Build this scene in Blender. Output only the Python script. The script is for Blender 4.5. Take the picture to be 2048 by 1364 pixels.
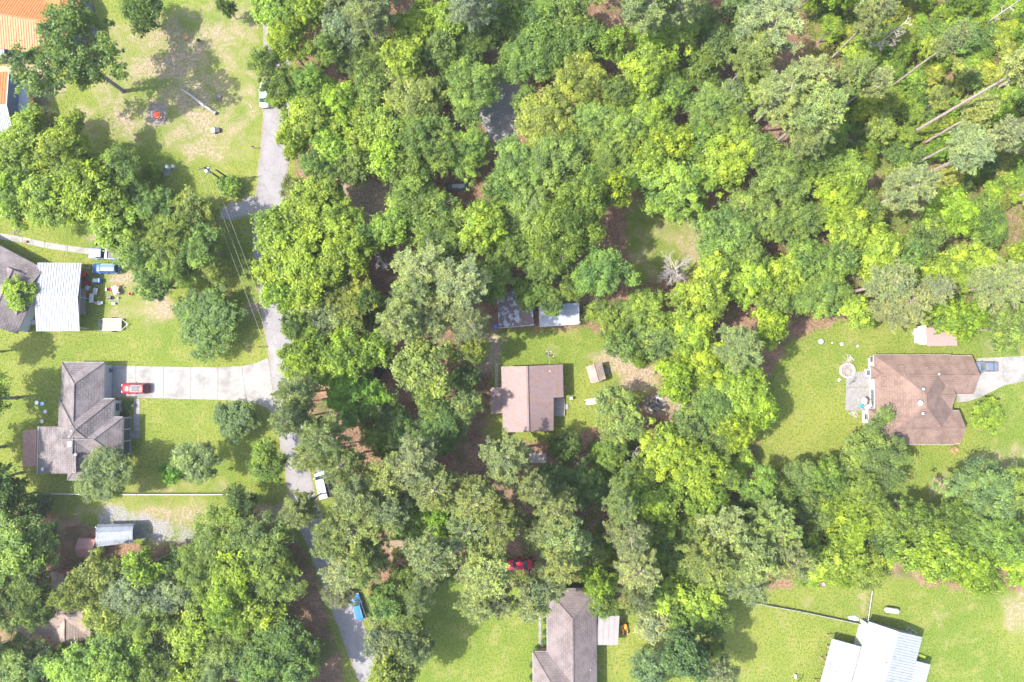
import bpy, bmesh, math, random
import numpy as np
from mathutils import Vector, Matrix, Quaternion

for o in list(bpy.data.objects):
    bpy.data.objects.remove(o)
scene = bpy.context.scene
C = scene.collection
R = math.radians

# ------------------------------------------------------------------ camera, sky, sun, exposure
CAM_H = 120.0
TILT = R(2.7)
FOV = 2 * math.atan(90.0 / 120.0)
PW, PH = 2048, 1364
cam_d = bpy.data.cameras.new('camera')
cam_d.sensor_fit = 'HORIZONTAL'
cam_d.angle = FOV
cam_d.clip_start = 0.5
cam_d.clip_end = 6000
cam = bpy.data.objects.new('camera', cam_d)
cam.location = (0, 0, CAM_H)
cam.rotation_euler = (TILT, 0, 0)
C.objects.link(cam)
scene.camera = cam

SUN_EL = R(54)
SUN_DIR = Vector((-0.993 * math.cos(SUN_EL), -0.118 * math.cos(SUN_EL), math.sin(SUN_EL)))
world = bpy.data.worlds.new('World')
scene.world = world
world.use_nodes = True
wn = world.node_tree
wn.nodes.clear()
wo = wn.nodes.new('ShaderNodeOutputWorld')
wb = wn.nodes.new('ShaderNodeBackground')
ws = wn.nodes.new('ShaderNodeTexSky')
ws.sky_type = 'NISHITA'
ws.sun_disc = False
ws.sun_elevation = SUN_EL
ws.sun_rotation = math.atan2(SUN_DIR.x, SUN_DIR.y)
ws.air_density = 1.0
ws.dust_density = 2.0
ws.ozone_density = 1.0
wb.inputs['Strength'].default_value = 0.15
wn.links.new(ws.outputs[0], wb.inputs[0])
wn.links.new(wb.outputs[0], wo.inputs[0])

sun_d = bpy.data.lights.new('sun', 'SUN')
sun_d.energy = 3.0
sun_d.angle = R(0.53)
sun_d.color = (1.0, 0.955, 0.89)
sun = bpy.data.objects.new('sun', sun_d)
sun.rotation_euler = (-SUN_DIR).to_track_quat('-Z', 'Y').to_euler()
sun.location = SUN_DIR * 200
C.objects.link(sun)

vs = scene.view_settings
vs.view_transform = 'Standard'
vs.look = 'None'
vs.gamma = 1.0
vs.use_curve_mapping = False
vs.exposure = 2.07

# ------------------------------------------------------------------ photo pixel -> place
FPX = (PW / 2) / math.tan(FOV / 2)
ct, st = math.cos(TILT), math.sin(TILT)
def P(px, py, h=0.0):
    """point at height h that the photograph's pixel (2048 px wide) looks at"""
    dx = (px - PW / 2) / FPX
    dy = (PH / 2 - py) / FPX
    wx, wy, wz = dx, dy * ct + st, dy * st - ct
    t = (h - CAM_H) / wz
    return Vector((wx * t, wy * t, h))
MPP = 90.0 / 1024.0
def mlen(n, h=0.0):
    return n * MPP * (CAM_H - h) / CAM_H

# ------------------------------------------------------------------ tagging
def tag(o, label=None, cat=None, group=None, kind=None):
    if label: o['label'] = label
    if cat: o['category'] = cat
    if group: o['group'] = group
    if kind: o['kind'] = kind
    return o
def thing(name, label, cat, loc=(0, 0, 0), rz=0.0, group=None):
    o = bpy.data.objects.new(name, None)
    o.empty_display_size = 0.3
    C.objects.link(o)
    o.location = loc
    o.rotation_euler = (0, 0, rz)
    return tag(o, label, cat, group)

# ------------------------------------------------------------------ materials
def _nodes(name):
    m = bpy.data.materials.new(name)
    m.use_nodes = True
    nt = m.node_tree
    b = nt.nodes['Principled BSDF']
    return m, nt, b
def _mix(nt, fac, a, b):
    n = nt.nodes.new('ShaderNodeMix'); n.data_type = 'RGBA'
    for s, v in ((n.inputs[0], fac), (n.inputs[6], a), (n.inputs[7], b)):
        if hasattr(v, 'is_output'): nt.links.new(v, s)
        elif isinstance(v, (tuple, list)): s.default_value = (v[0], v[1], v[2], 1)
        else: s.default_value = v
    return n.outputs[2]
def _noise(nt, scale, detail=4, coord=None, rough=0.6, dist=0.0):
    n = nt.nodes.new('ShaderNodeTexNoise')
    n.inputs['Scale'].default_value = scale
    n.inputs['Detail'].default_value = detail
    n.inputs['Roughness'].default_value = rough
    n.inputs['Distortion'].default_value = dist
    if coord is not None: nt.links.new(coord, n.inputs['Vector'])
    return n.outputs[0]
def _ramp(nt, v, lo, hi):
    n = nt.nodes.new('ShaderNodeMapRange')
    n.inputs[1].default_value = lo; n.inputs[2].default_value = hi
    n.interpolation_type = 'SMOOTHSTEP'
    nt.links.new(v, n.inputs[0])
    return n.outputs[0]
def _math(nt, op, a, b):
    n = nt.nodes.new('ShaderNodeMath'); n.operation = op
    for s, v in ((n.inputs[0], a), (n.inputs[1], b)):
        if hasattr(v, 'is_output'): nt.links.new(v, s)
        else: s.default_value = v
    return n.outputs[0]
def _coord(nt, kind='Object'):
    return nt.nodes.new('ShaderNodeTexCoord').outputs[kind]
def _pos(nt):
    return nt.nodes.new('ShaderNodeNewGeometry').outputs['Position']
def _bump(nt, b, height, strength=0.4, dist=0.05):
    n = nt.nodes.new('ShaderNodeBump')
    n.inputs['Strength'].default_value = strength
    n.inputs['Distance'].default_value = dist
    nt.links.new(height, n.inputs['Height'])
    nt.links.new(n.outputs[0], b.inputs['Normal'])

MATS = {}
def mat(name, col, rough=0.7, var=0.25, scale=3.0, metal=0.0, stain=None, stain_amt=(0.55, 0.75), stain_scale=0.6, bump=0.15, spec=0.4, coat=0.0):
    if name in MATS: return MATS[name]
    m, nt, b = _nodes(name)
    p = _pos(nt)
    n1 = _noise(nt, scale, 5, p)
    lo = tuple(c * (1 - var) for c in col); hi = tuple(min(1, c * (1 + var)) for c in col)
    c = _mix(nt, _ramp(nt, n1, 0.3, 0.7), lo, hi)
    if stain:
        n2 = _noise(nt, stain_scale, 6, p, 0.65)
        c = _mix(nt, _ramp(nt, n2, *stain_amt), c, stain)
    nt.links.new(c, b.inputs['Base Color'])
    b.inputs['Roughness'].default_value = rough
    b.inputs['Metallic'].default_value = metal
    b.inputs['Specular IOR Level'].default_value = spec
    b.inputs['Coat Weight'].default_value = coat
    if bump: _bump(nt, b, n1, bump, 0.02)
    MATS[name] = m
    return m

def shingle_mat(name, a, b_, mort, stain=None):
    m, nt, b = _nodes(name)
    uv = _coord(nt, 'UV')
    br = nt.nodes.new('ShaderNodeTexBrick')
    nt.links.new(uv, br.inputs['Vector'])
    br.inputs['Color1'].default_value = (*a, 1); br.inputs['Color2'].default_value = (*b_, 1); br.inputs['Mortar'].default_value = (*mort, 1)
    br.inputs['Scale'].default_value = 1.0
    br.inputs['Brick Width'].default_value = 0.8
    br.inputs['Row Height'].default_value = 0.40
    br.inputs['Mortar Size'].default_value = 0.045
    br.inputs['Mortar Smooth'].default_value = 0.4
    br.inputs['Bias'].default_value = 0.0
    p = _pos(nt)
    n = _noise(nt, 0.5, 5, p); n2 = _noise(nt, 9, 3, p)
    c = _mix(nt, _ramp(nt, n, 0.35, 0.7), br.outputs[0], tuple(x * 1.15 for x in b_))
    c = _mix(nt, _math(nt, 'MULTIPLY', _ramp(nt, n2, 0.35, 0.75), 0.45), c, mort)
    if stain:
        # algae streaks run down the slope: stretch the noise along the slope
        mp = nt.nodes.new('ShaderNodeMapping'); nt.links.new(uv, mp.inputs[0]); mp.inputs['Scale'].default_value = (0.9, 0.16, 1)
        n3 = _noise(nt, 1.0, 4, mp.outputs[0])
        c = _mix(nt, _math(nt, 'MULTIPLY', _ramp(nt, n3, 0.48, 0.72), 0.7), c, stain)
    nt.links.new(c, b.inputs['Base Color'])
    b.inputs['Roughness'].default_value = 0.9
    b.inputs['Specular IOR Level'].default_value = 0.2
    _bump(nt, b, br.outputs[1], -0.5, 0.02)
    return m

def leaf_mat(name, trans=0.3, yellow=(1.3, 1.14, 0.7), contrast=0.75, gloss=0.012):
    m = bpy.data.materials.new(name); m.use_nodes = True
    nt = m.node_tree; nt.nodes.clear()
    out = nt.nodes.new('ShaderNodeOutputMaterial')
    oi = nt.nodes.new('ShaderNodeObjectInfo')
    at = nt.nodes.new('ShaderNodeAttribute'); at.attribute_name = 'tone'
    base = oi.outputs['Color']
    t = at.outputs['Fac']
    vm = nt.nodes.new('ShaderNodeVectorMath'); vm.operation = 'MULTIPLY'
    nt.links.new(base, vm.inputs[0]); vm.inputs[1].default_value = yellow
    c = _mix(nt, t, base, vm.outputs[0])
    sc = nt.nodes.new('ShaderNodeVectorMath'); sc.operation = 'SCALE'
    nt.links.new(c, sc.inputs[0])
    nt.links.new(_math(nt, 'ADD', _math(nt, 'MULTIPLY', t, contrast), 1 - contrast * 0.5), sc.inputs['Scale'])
    nz = _noise(nt, 0.33, 3, _pos(nt)); sc0 = sc
    sc = nt.nodes.new('ShaderNodeVectorMath'); sc.operation = 'MULTIPLY'; nt.links.new(sc0.outputs[0], sc.inputs[0])
    nt.links.new(_mix(nt, _ramp(nt, nz, .3, .7), (.78, .86, 1.0), (1.14, 1.13, .95)), sc.inputs[1])
    d = nt.nodes.new('ShaderNodeBsdfDiffuse'); nt.links.new(sc.outputs[0], d.inputs[0])
    tr = nt.nodes.new('ShaderNodeBsdfTranslucent'); nt.links.new(sc.outputs[0], tr.inputs[0])
    mx = nt.nodes.new('ShaderNodeMixShader'); mx.inputs[0].default_value = trans
    nt.links.new(d.outputs[0], mx.inputs[1]); nt.links.new(tr.outputs[0], mx.inputs[2])
    g = nt.nodes.new('ShaderNodeBsdfGlossy'); g.inputs['Roughness'].default_value = 0.45; g.inputs[0].default_value = (0.9, 0.95, 1, 1)
    mx2 = nt.nodes.new('ShaderNodeMixShader'); mx2.inputs[0].default_value = gloss
    nt.links.new(mx.outputs[0], mx2.inputs[1]); nt.links.new(g.outputs[0], mx2.inputs[2])
    nt.links.new(mx2.outputs[0], out.inputs[0])
    return m

LEAF_BROAD = leaf_mat('broad_leaf', 0.42)
LEAF_PINE = leaf_mat('pine_needle', 0.3, (1.1, 1.06, 0.8), 0.5, 0.012)
BARK = mat('bark', (0.20, 0.165, 0.135), 0.95, 0.4, 4.0, stain=(0.34, 0.31, 0.28))
BARK_PINE = mat('pine_bark', (0.26, 0.205, 0.18), 0.95, 0.4, 4.0, stain=(0.36, 0.31, 0.29))
DEADWOOD = mat('dead_wood', (0.33, 0.295, 0.27), 0.95, 0.25, 5.0)
WHITE = mat('white_paint', (0.36, 0.36, 0.355), 0.5, 0.05, 3.0, bump=0)
CREAM = mat('cream_siding', (0.42, 0.44, 0.41), 0.7, 0.06, 3.0)
CONCRETE = mat('concrete', (0.212, 0.2, 0.183), 0.9, 0.10, 1.6, stain=(0.138, 0.129, 0.117), stain_amt=(0.45, 0.7), stain_scale=0.35)
CONCRETE2 = mat('aged_concrete', (0.175, 0.165, 0.158), 0.9, 0.14, 2.0, stain=(0.12, 0.112, 0.105))
WOOD = mat('grey_wood', (0.24, 0.215, 0.19), 0.9, 0.25, 5.0)
TIMBER = mat('tan_timber', (0.33, 0.235, 0.15), 0.85, 0.25, 5.0)
BLACK = mat('black_plastic', (0.02, 0.02, 0.022), 0.5, 0.2, 6.0)
RUBBER = mat('rubber', (0.025, 0.025, 0.027), 0.85, 0.2, 6.0)
STEEL = mat('galvanised_steel', (0.36, 0.375, 0.39), 0.45, 0.12, 4.0, metal=0.6)
GLASS_DARK = mat('tinted_glass', (0.03, 0.045, 0.05), 0.12, 0.1, 1.0, bump=0, spec=0.25)
STONE = mat('pit_stone', (0.30, 0.27, 0.255), 0.9, 0.25, 5.0)
SOIL = mat('ash_soil', (0.20, 0.17, 0.15), 0.95, 0.4, 5.0)

# ------------------------------------------------------------------ mesh helper
class MB:
    def __init__(s): s.v = []; s.f = []; s.uv = None
    def add(s, vs, fs):
        n = len(s.v); s.v += [Vector(v) for v in vs]; s.f += [tuple(i + n for i in f) for f in fs]; return s
    def box(s, c, size, rz=0.0, taper=1.0, ry=0.0):
        x, y, z = (d / 2 for d in size)
        q = Matrix.Rotation(rz, 3, 'Z') @ Matrix.Rotation(ry, 3, 'Y')
        vs = []
        for k, t in ((-1, 1.0), (1, taper)):
            for i, j in ((-1, -1), (1, -1), (1, 1), (-1, 1)):
                vs.append(q @ Vector((i * x * t, j * y * t, k * z)) + Vector(c))
        return s.add(vs, [(3, 2, 1, 0), (4, 5, 6, 7), (0, 1, 5, 4), (1, 2, 6, 5), (2, 3, 7, 6), (3, 0, 4, 7)])
    def tube(s, pts, rad, n=6, cap=True):
        pts = [Vector(p) for p in pts]
        if not hasattr(rad, '__len__'): rad = [rad] * len(pts)
        vs = []; fs = []
        for i, p in enumerate(pts):
            d = (pts[min(i + 1, len(pts) - 1)] - pts[max(i - 1, 0)])
            d = d.normalized() if d.length > 1e-6 else Vector((0, 0, 1))
            a = d.cross(Vector((0, 0, 1)) if abs(d.z) < 0.95 else Vector((1, 0, 0))).normalized()
            b = d.cross(a)
            for k in range(n):
                t = 2 * math.pi * k / n
                vs.append(p + a * (math.cos(t) * rad[i]) + b * (math.sin(t) * rad[i]))
        for i in range(len(pts) - 1):
            for k in range(n):
                k2 = (k + 1) % n
                fs.append((i * n + k, i * n + k2, (i + 1) * n + k2, (i + 1) * n + k))
        if cap:
            fs.append(tuple(range(n - 1, -1, -1))); fs.append(tuple((len(pts) - 1) * n + k for k in range(n)))
        return s.add(vs, fs)
    def lathe(s, prof, c=(0, 0, 0), n=16):
        vs = []; fs = []
        for r, z in prof:
            for k in range(n):
                t = 2 * math.pi * k / n
                vs.append((c[0] + r * math.cos(t), c[1] + r * math.sin(t), c[2] + z))
        for i in range(len(prof) - 1):
            for k in range(n):
                k2 = (k + 1) % n
                fs.append((i * n + k, i * n + k2, (i + 1) * n + k2, (i + 1) * n + k))
        fs.append(tuple(range(n - 1, -1, -1))); fs.append(tuple((len(prof) - 1) * n + k for k in range(n)))
        return s.add(vs, fs)
    def prism(s, poly, z0, z1):
        """poly: list of (x,y); z0/z1 numbers or lists"""
        n = len(poly)
        a = sum(poly[i][0] * poly[(i + 1) % n][1] - poly[(i + 1) % n][0] * poly[i][1] for i in range(n))
        if a < 0: poly = poly[::-1]
        vs = [(x, y, z0) for x, y in poly] + [(x, y, z1) for x, y in poly]
        fs = [tuple(range(n - 1, -1, -1)), tuple(range(n, 2 * n))] + [(i, (i + 1) % n, n + (i + 1) % n, n + i) for i in range(n)]
        return s.add(vs, fs)
    def slab(s, pts, thick):
        """pts: planar 3-D polygon seen from above; thickened downwards"""
        pts = [Vector(p) for p in pts]
        nrm = Vector((0, 0, 0))
        for i in range(len(pts)):
            a, b = pts[i], pts[(i + 1) % len(pts)]
            nrm += Vector(((a.y - b.y) * (a.z + b.z), (a.z - b.z) * (a.x + b.x), (a.x - b.x) * (a.y + b.y)))
        if nrm.z < 0: pts = pts[::-1]
        n = len(pts)
        vs = [p - Vector((0, 0, thick)) for p in pts] + pts
        fs = [tuple(range(n - 1, -1, -1)), tuple(range(n, 2 * n))] + [(i, (i + 1) % n, n + (i + 1) % n, n + i) for i in range(n)]
        return s.add(vs, fs)
    def build(s, name, m, parent=None, world=False, smooth=False, bevel=0.0, uvroof=False):
        off = Vector((0, 0, 0))
        if parent is not None and world:
            off = parent.location.copy()
            if parent.parent: off += parent.parent.location
        me = bpy.data.meshes.new(name)
        me.from_pydata([tuple(v - off) for v in s.v], [], s.f)
        if bevel > 0:
            bm = bmesh.new(); bm.from_mesh(me)
            bmesh.ops.bevel(bm, geom=bm.edges[:], offset=bevel, segments=2, affect='EDGES', profile=0.6, clamp_overlap=True)
            bm.to_mesh(me); bm.free()
        if uvroof:
            ul = me.uv_layers.new(name='UVMap')
            for p in me.polygons:
                nrm = p.normal
                u = Vector((-nrm.y, nrm.x, 0))
                u = u.normalized() if u.length > 1e-4 else Vector((1, 0, 0))
                w = nrm.cross(u)
                for li in p.loop_indices:
                    co = me.vertices[me.loops[li].vertex_index].co + off
                    ul.data[li].uv = (co.dot(u), co.dot(w))
        if smooth:
            for p in me.polygons: p.use_smooth = True
        if m is not None: me.materials.append(m)
        o = bpy.data.objects.new(name, me)
        C.objects.link(o)
        if parent is not None: o.parent = parent
        return o

def copy_tree(o, parent=None):
    c = o.copy(); C.objects.link(c); c.parent = parent
    for ch in o.children: copy_tree(ch, c)
    return c
rnd = random.Random(7)

# ================================================================== SETTING: ground
def in_poly(X, Y, poly):
    ins = np.zeros(X.shape, bool)
    n = len(poly); j = n - 1
    for i in range(n):
        xi, yi = poly[i]; xj, yj = poly[j]
        if yi != yj:
            c = ((yi > Y) != (yj > Y)) & (X < (xj - xi) * (Y - yi) / (yj - yi) + xi)
            ins ^= c
        j = i
    return ins
def gpoly(pp): return [tuple(P(x, y)[:2]) for x, y in pp]

STEP = 0.5
gx = np.concatenate([[-3000, -900, -300, -160], np.arange(-112, 112.01, STEP), [160, 300, 900, 3000]])
gy = np.concatenate([[-3000, -900, -300, -130], np.arange(-76, 84.01, STEP), [130, 300, 900, 3000]])
GX, GY = np.meshgrid(gx, gy)
def blur(a, k):
    for _ in range(2):
        for ax in (0, 1):
            c = np.cumsum(np.insert(np.pad(a, [(k, k) if i == ax else (0, 0) for i in (0, 1)], mode='edge'), 0, 0, axis=ax), axis=ax)
            n = 2 * k + 1
            a = (c[n:, :] - c[:-n, :]) / n if ax == 0 else (c[:, n:] - c[:, :-n]) / n
    return a
def mask(polys, k=2):
    m = np.zeros(GX.shape)
    for p in polys:
        val = 1.0
        if isinstance(p, tuple): p, val = p
        m = np.where(in_poly(GX, GY, gpoly(p)), val, m)
    return blur(m, k)
def disc(cx, cy, rx, ry=None):
    ry = ry or rx
    return [(cx + rx * math.cos(t * math.pi / 8), cy + ry * math.sin(t * math.pi / 8)) for t in range(16)]
wood = [[(600, -700), (3000, -700), (3000, 652), (1990, 660), (1930, 665), (1830, 648), (1700, 640), (1640, 655), (1570, 690), (1520, 800), (1510, 960), (1620, 990), (1800, 1010), (1850, 1000), (1930, 1040), (2048, 1060), (3000, 1100), (3000, 1190), (1960, 1180), (1860, 1170), (1700, 1130), (1600, 1170), (1480, 1190), (1300, 1200), (1100, 1195), (1000, 1165), (860, 1150), (790, 1210), (760, 1260), (745, 1190), (690, 1060), (640, 930), (610, 800), (592, 700), (590, 400), (590, 250), (590, 0)],
        [(-900, 1030), (100, 1020), (300, 1100), (460, 1060), (560, 1060), (610, 1090), (640, 1180), (670, 1280), (690, 1345), (600, 1700), (-900, 1700)],
        [(490, -60), (560, -60), (540, 60), (505, 60)]]
yard = [[(925, 690), (965, 668), (1000, 660), (1160, 655), (1235, 680), (1310, 705), (1330, 760), (1280, 790), (1260, 840), (1180, 850), (1160, 880), (1000, 885), (960, 880), (985, 800), (985, 730)],
        [(1250, 400), (1420, 390), (1425, 560), (1260, 560)],
        [(1110, 940), (1300, 940), (1300, 1000), (1140, 1000)],
        [(800, 1060), (900, 1060), (910, 1085), (800, 1085)]]
litter = np.clip(mask(wood, 3) - mask(yard, 3), 0, 1)
understory = [[(1580, -200), (2500, -200), (2500, 640), (1560, 620), (1600, 300)]]
litter = litter * (1 - 0.45 * mask(understory, 5))
dry_p = [([(440, 0), (472, 0), (470, 330), (425, 330), (425, 240), (455, 200)], .8), ([(500, 0), (520, 0), (524, 330), (490, 330)], .6),
         ([(190, 40), (520, -20), (520, 330), (380, 330), (300, 300), (180, 280)], .36), ([(270, 60), (430, 60), (440, 330), (380, 330), (330, 150), (270, 140)], .5),
         (disc(337, 125, 30, 12), .6), (disc(246, 235, 14), .8), ([(150, 200), (172, 210), (180, 300), (150, 300)], .7),
         ([(105, 160), (140, 160), (130, 190), (100, 190)], .8), ([(0, 60), (100, 60), (100, 250), (0, 250)], .6),
         (disc(35, 462, 14), .9), (disc(188, 478, 20, 12), .8),
         ([(205, 548), (268, 545), (330, 580), (350, 640), (310, 640), (280, 600), (262, 568), (212, 562)], .95),
         ([(208, 600), (255, 600), (250, 640), (205, 640)], .55), ([(210, 560), (300, 560), (330, 670), (205, 670)], .35), (disc(505, 620, 20, 24), .7),
         ([(380, 695), (520, 690), (520, 712), (370, 712)], .35),
         ([(240, 1000), (460, 1000), (560, 1010), (570, 1060), (440, 1080), (290, 1090)], .5), ([(100, 1000), (240, 1000), (240, 1040), (100, 1060)], .35),
         ([(260, 965), (470, 965), (470, 985), (260, 985)], .6), (disc(545, 1028, 32, 22), 1.0), (disc(585, 985, 14, 30), .7),
         ([(940, 670), (1010, 660), (1000, 730), (950, 760)], .8), (disc(1100, 707, 22, 9), .7),
         ([(1160, 715), (1180, 700), (1240, 700), (1320, 735), (1310, 790), (1250, 780), (1225, 730)], .75),
         ([(1250, 400), (1420, 390), (1425, 560), (1260, 560)], .3), ([(1385, 440), (1412, 440), (1412, 530), (1370, 510)], .6),
         ([(1300, 790), (1375, 790), (1375, 835), (1300, 835)], .8),
         (disc(1683, 688, 11), .9), (disc(1712, 691, 8), .8), ([(1960, 665), (2048, 700), (2030, 705), (1950, 675)], .7),
         ([(1945, 690), (2048, 690), (2048, 715), (1960, 712)], .4),
         ([(1860, 960), (1910, 930), (1890, 990), (1850, 1000)], .6), ([(1990, 1180), (2080, 1170), (2080, 1290), (2010, 1280)], .45),
         ([(1720, 1170), (1732, 1170), (1724, 1250), (1712, 1250)], .8), (disc(1612, 1205, 16, 12), .8), ([(1780, 1120), (1850, 1130), (1850, 1180), (1780, 1170)], .35),
         ([(1950, 900), (2100, 880), (2100, 1000), (1960, 980)], .4), ([(1860, 1200), (1960, 1190), (1900, 1300), (1860, 1290)], .2), (disc(1330, 1310, 14, 20), .5),
         ([(590, 360), (800, 360), (810, 450), (680, 460)], .8), (disc(1000, 1145, 40, 18), .7), ([(780, 1080), (920, 1080), (920, 1115), (780, 1115)], .85), (disc(1150, 1125, 20, 14), .7)]
dry = mask(dry_p, 2)
ash = mask([(disc(315, 231, 24, 26), .9), (disc(1310, 805, 26, 22), .8)], 1)
gravel = mask([[(430, 425), (465, 402), (512, 392), (520, 430), (470, 438), (440, 437)],
               [(940, 200), (1010, 150), (1060, 190), (1050, 265), (985, 285)],
               ([(200, 1000), (330, 1030), (440, 1060), (430, 1090), (300, 1090), (180, 1060)], .6)], 2)
nv = GX.size
co = np.zeros((nv, 3)); co[:, 0] = GX.ravel(); co[:, 1] = GY.ravel()
nx_, ny_ = len(gx), len(gy)
idx = np.arange(nv).reshape(ny_, nx_)
quads = np.stack([idx[:-1, :-1], idx[:-1, 1:], idx[1:, 1:], idx[1:, :-1]], -1).reshape(-1, 4)
def np_mesh(name, co, faces, m, tone=None):
    me = bpy.data.meshes.new(name)
    k = faces.shape[1]
    me.vertices.add(len(co)); me.vertices.foreach_set('co', np.ascontiguousarray(co, np.float32).ravel())
    me.loops.add(faces.size); me.loops.foreach_set('vertex_index', np.ascontiguousarray(faces, np.int32).ravel())
    me.polygons.add(len(faces))
    me.polygons.foreach_set('loop_start', np.arange(0, faces.size, k, dtype=np.int32))
    me.polygons.foreach_set('loop_total', np.full(len(faces), k, np.int32))
    me.update(calc_edges=True)
    if tone is not None:
        a = me.attributes.new('tone', 'FLOAT', 'POINT'); a.data.foreach_set('value', np.ascontiguousarray(tone, np.float32))
    if m: me.materials.append(m)
    return me
gm, nt, b = _nodes('ground_cover')
at = nt.nodes.new('ShaderNodeAttribute'); at.attribute_name = 'mask'
sep = nt.nodes.new('ShaderNodeSeparateColor'); nt.links.new(at.outputs['Color'], sep.inputs[0])
pos = _pos(nt)
nbig = _noise(nt, 0.055, 4, pos); nmid = _noise(nt, 0.32, 5, pos, 0.65, 0.6); nfine = _noise(nt, 2.3, 4, pos, 0.75); nvf = _noise(nt, 6.5, 2, pos, 0.6)
grass = _mix(nt, _ramp(nt, nbig, 0.34, 0.66), (0.1, 0.152, 0.02), (0.172, 0.192, 0.036))
grass = _mix(nt, _math(nt, 'MULTIPLY', _ramp(nt, nmid, 0.45, 0.72), 0.8), grass, (0.225, 0.212, 0.066))
grass = _mix(nt, _math(nt, 'MULTIPLY', _ramp(nt, nfine, 0.46, 0.64), 0.85), grass, (0.06, 0.095, 0.014))
grass = _mix(nt, _math(nt, 'MULTIPLY', _ramp(nt, nvf, 0.5, 0.62), 0.7), grass, (0.225, 0.25, 0.062))
straw = _mix(nt, _ramp(nt, nfine, 0.35, 0.7), (0.21, 0.155, 0.095), (0.36, 0.29, 0.21))
lit = _mix(nt, _ramp(nt, nmid, 0.3, 0.7), (0.11, 0.062, 0.038), (0.26, 0.155, 0.1))
lit = _mix(nt, _math(nt, 'MULTIPLY', _ramp(nt, nfine, 0.47, 0.64), 0.85), lit, (0.07, 0.05, 0.035))
lit = _mix(nt, _math(nt, 'MULTIPLY', _ramp(nt, nvf, 0.52, 0.66), 0.8), lit, (0.38, 0.25, 0.17))
nlow = _noise(nt, 0.14, 4, pos, 0.6)
lit = _mix(nt, _math(nt, 'MULTIPLY', _ramp(nt, nlow, 0.5, 0.64), 0.75), lit, (0.085, 0.11, 0.028))
grav = _mix(nt, _ramp(nt, nvf, 0.4, 0.65), (0.17, 0.165, 0.165), (0.36, 0.34, 0.335))
ashc = _mix(nt, _ramp(nt, nfine, 0.4, 0.65), (0.16, 0.137, 0.118), (0.27, 0.235, 0.2))
edge = _math(nt, 'ADD', _math(nt, 'MULTIPLY', _math(nt, 'SUBTRACT', nmid, 0.5), 1.1), _math(nt, 'MULTIPLY', _math(nt, 'SUBTRACT', nfine, 0.5), 0.7))
def f_(o, lo=0.32, hi=0.68): return _ramp(nt, _math(nt, 'ADD', o, _math(nt, 'MULTIPLY', edge, 1.0)), lo, hi)
c = _mix(nt, f_(sep.outputs[0]), grass, lit)
c = _mix(nt, f_(sep.outputs[1], 0.18, 0.72), c, straw)
c = _mix(nt, f_(sep.outputs[2], 0.35, 0.65), c, grav)
at2 = nt.nodes.new('ShaderNodeAttribute'); at2.attribute_name = 'ash'
c = _mix(nt, f_(at2.outputs['Fac'], 0.3, 0.8), c, ashc)
nt.links.new(c, b.inputs['Base Color']); b.inputs['Roughness'].default_value = 1.0; b.inputs['Specular IOR Level'].default_value = 0.05
_bump(nt, b, _math(nt, 'ADD', nfine, nvf), 1.0, 0.22)
gme = np_mesh('ground', co, quads, gm)
ca = gme.color_attributes.new('mask', 'FLOAT_COLOR', 'POINT')
ca.data.foreach_set('color', np.stack([litter.ravel(), dry.ravel(), gravel.ravel(), np.ones(nv)], -1).astype(np.float32).ravel())
aa = gme.attributes.new('ash', 'FLOAT', 'POINT'); aa.data.foreach_set('value', ash.ravel().astype(np.float32))
ground = bpy.data.objects.new('ground', gme); C.objects.link(ground)
tag(ground, kind='structure')

# ------------------------------------------------------------------ road
am, nt, b = _nodes('asphalt')
pos = _pos(nt)
n1 = _noise(nt, 0.35, 5, pos); n2 = _noise(nt, 7, 3, pos); n3 = _noise(nt, 1.2, 5, pos, 0.7, 1.5)
c = _mix(nt, _ramp(nt, n1, 0.3, 0.7), (0.155, 0.144, 0.143), (0.19, 0.177, 0.174))
c = _mix(nt, _math(nt, 'MULTIPLY', _ramp(nt, n2, 0.5, 0.75), 0.5), c, (0.235, 0.218, 0.213))
c = _mix(nt, _math(nt, 'MULTIPLY', _ramp(nt, n3, 0.62, 0.66), 0.4), c, (0.10, 0.097, 0.097))
vo = nt.nodes.new('ShaderNodeTexVoronoi'); vo.feature = 'DISTANCE_TO_EDGE'; vo.inputs['Scale'].default_value = 0.35
dst = nt.nodes.new('ShaderNodeVectorMath'); dst.operation = 'ADD'; nt.links.new(pos, dst.inputs[0])
cn_ = nt.nodes.new('ShaderNodeTexNoise'); cn_.inputs['Scale'].default_value = 0.8; nt.links.new(pos, cn_.inputs['Vector']); nt.links.new(cn_.outputs[1], dst.inputs[1]); nt.links.new(dst.outputs[0], vo.inputs['Vector'])
ck = _ramp(nt, vo.outputs[0], 0.03, 0.008)
c = _mix(nt, _math(nt, 'MULTIPLY', ck, 0.28), c, (0.07, 0.068, 0.068))
ea = nt.nodes.new('ShaderNodeAttribute'); ea.attribute_name = 'edge'
c = _mix(nt, _ramp(nt, _math(nt, 'ADD', ea.outputs['Fac'], _math(nt, 'MULTIPLY', _math(nt, 'SUBTRACT', n3, .5), 1.6)), 0.75, 1.1), c, (0.15, 0.125, 0.085))
nt.links.new(c, b.inputs['Base Color']); b.inputs['Roughness'].default_value = 0.92
_bump(nt, b, n2, 0.3, 0.02)
road_l = [(523, -250), (524, -60), (525, 120), (525, 230), (520, 290), (512, 370), (505, 440), (506, 500), (516, 580), (527, 660), (537, 720), (545, 790), (553, 850), (565, 920), (578, 990), (600, 1060), (628, 1130), (660, 1215), (690, 1295), (716, 1364), (790, 1560)]
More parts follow.
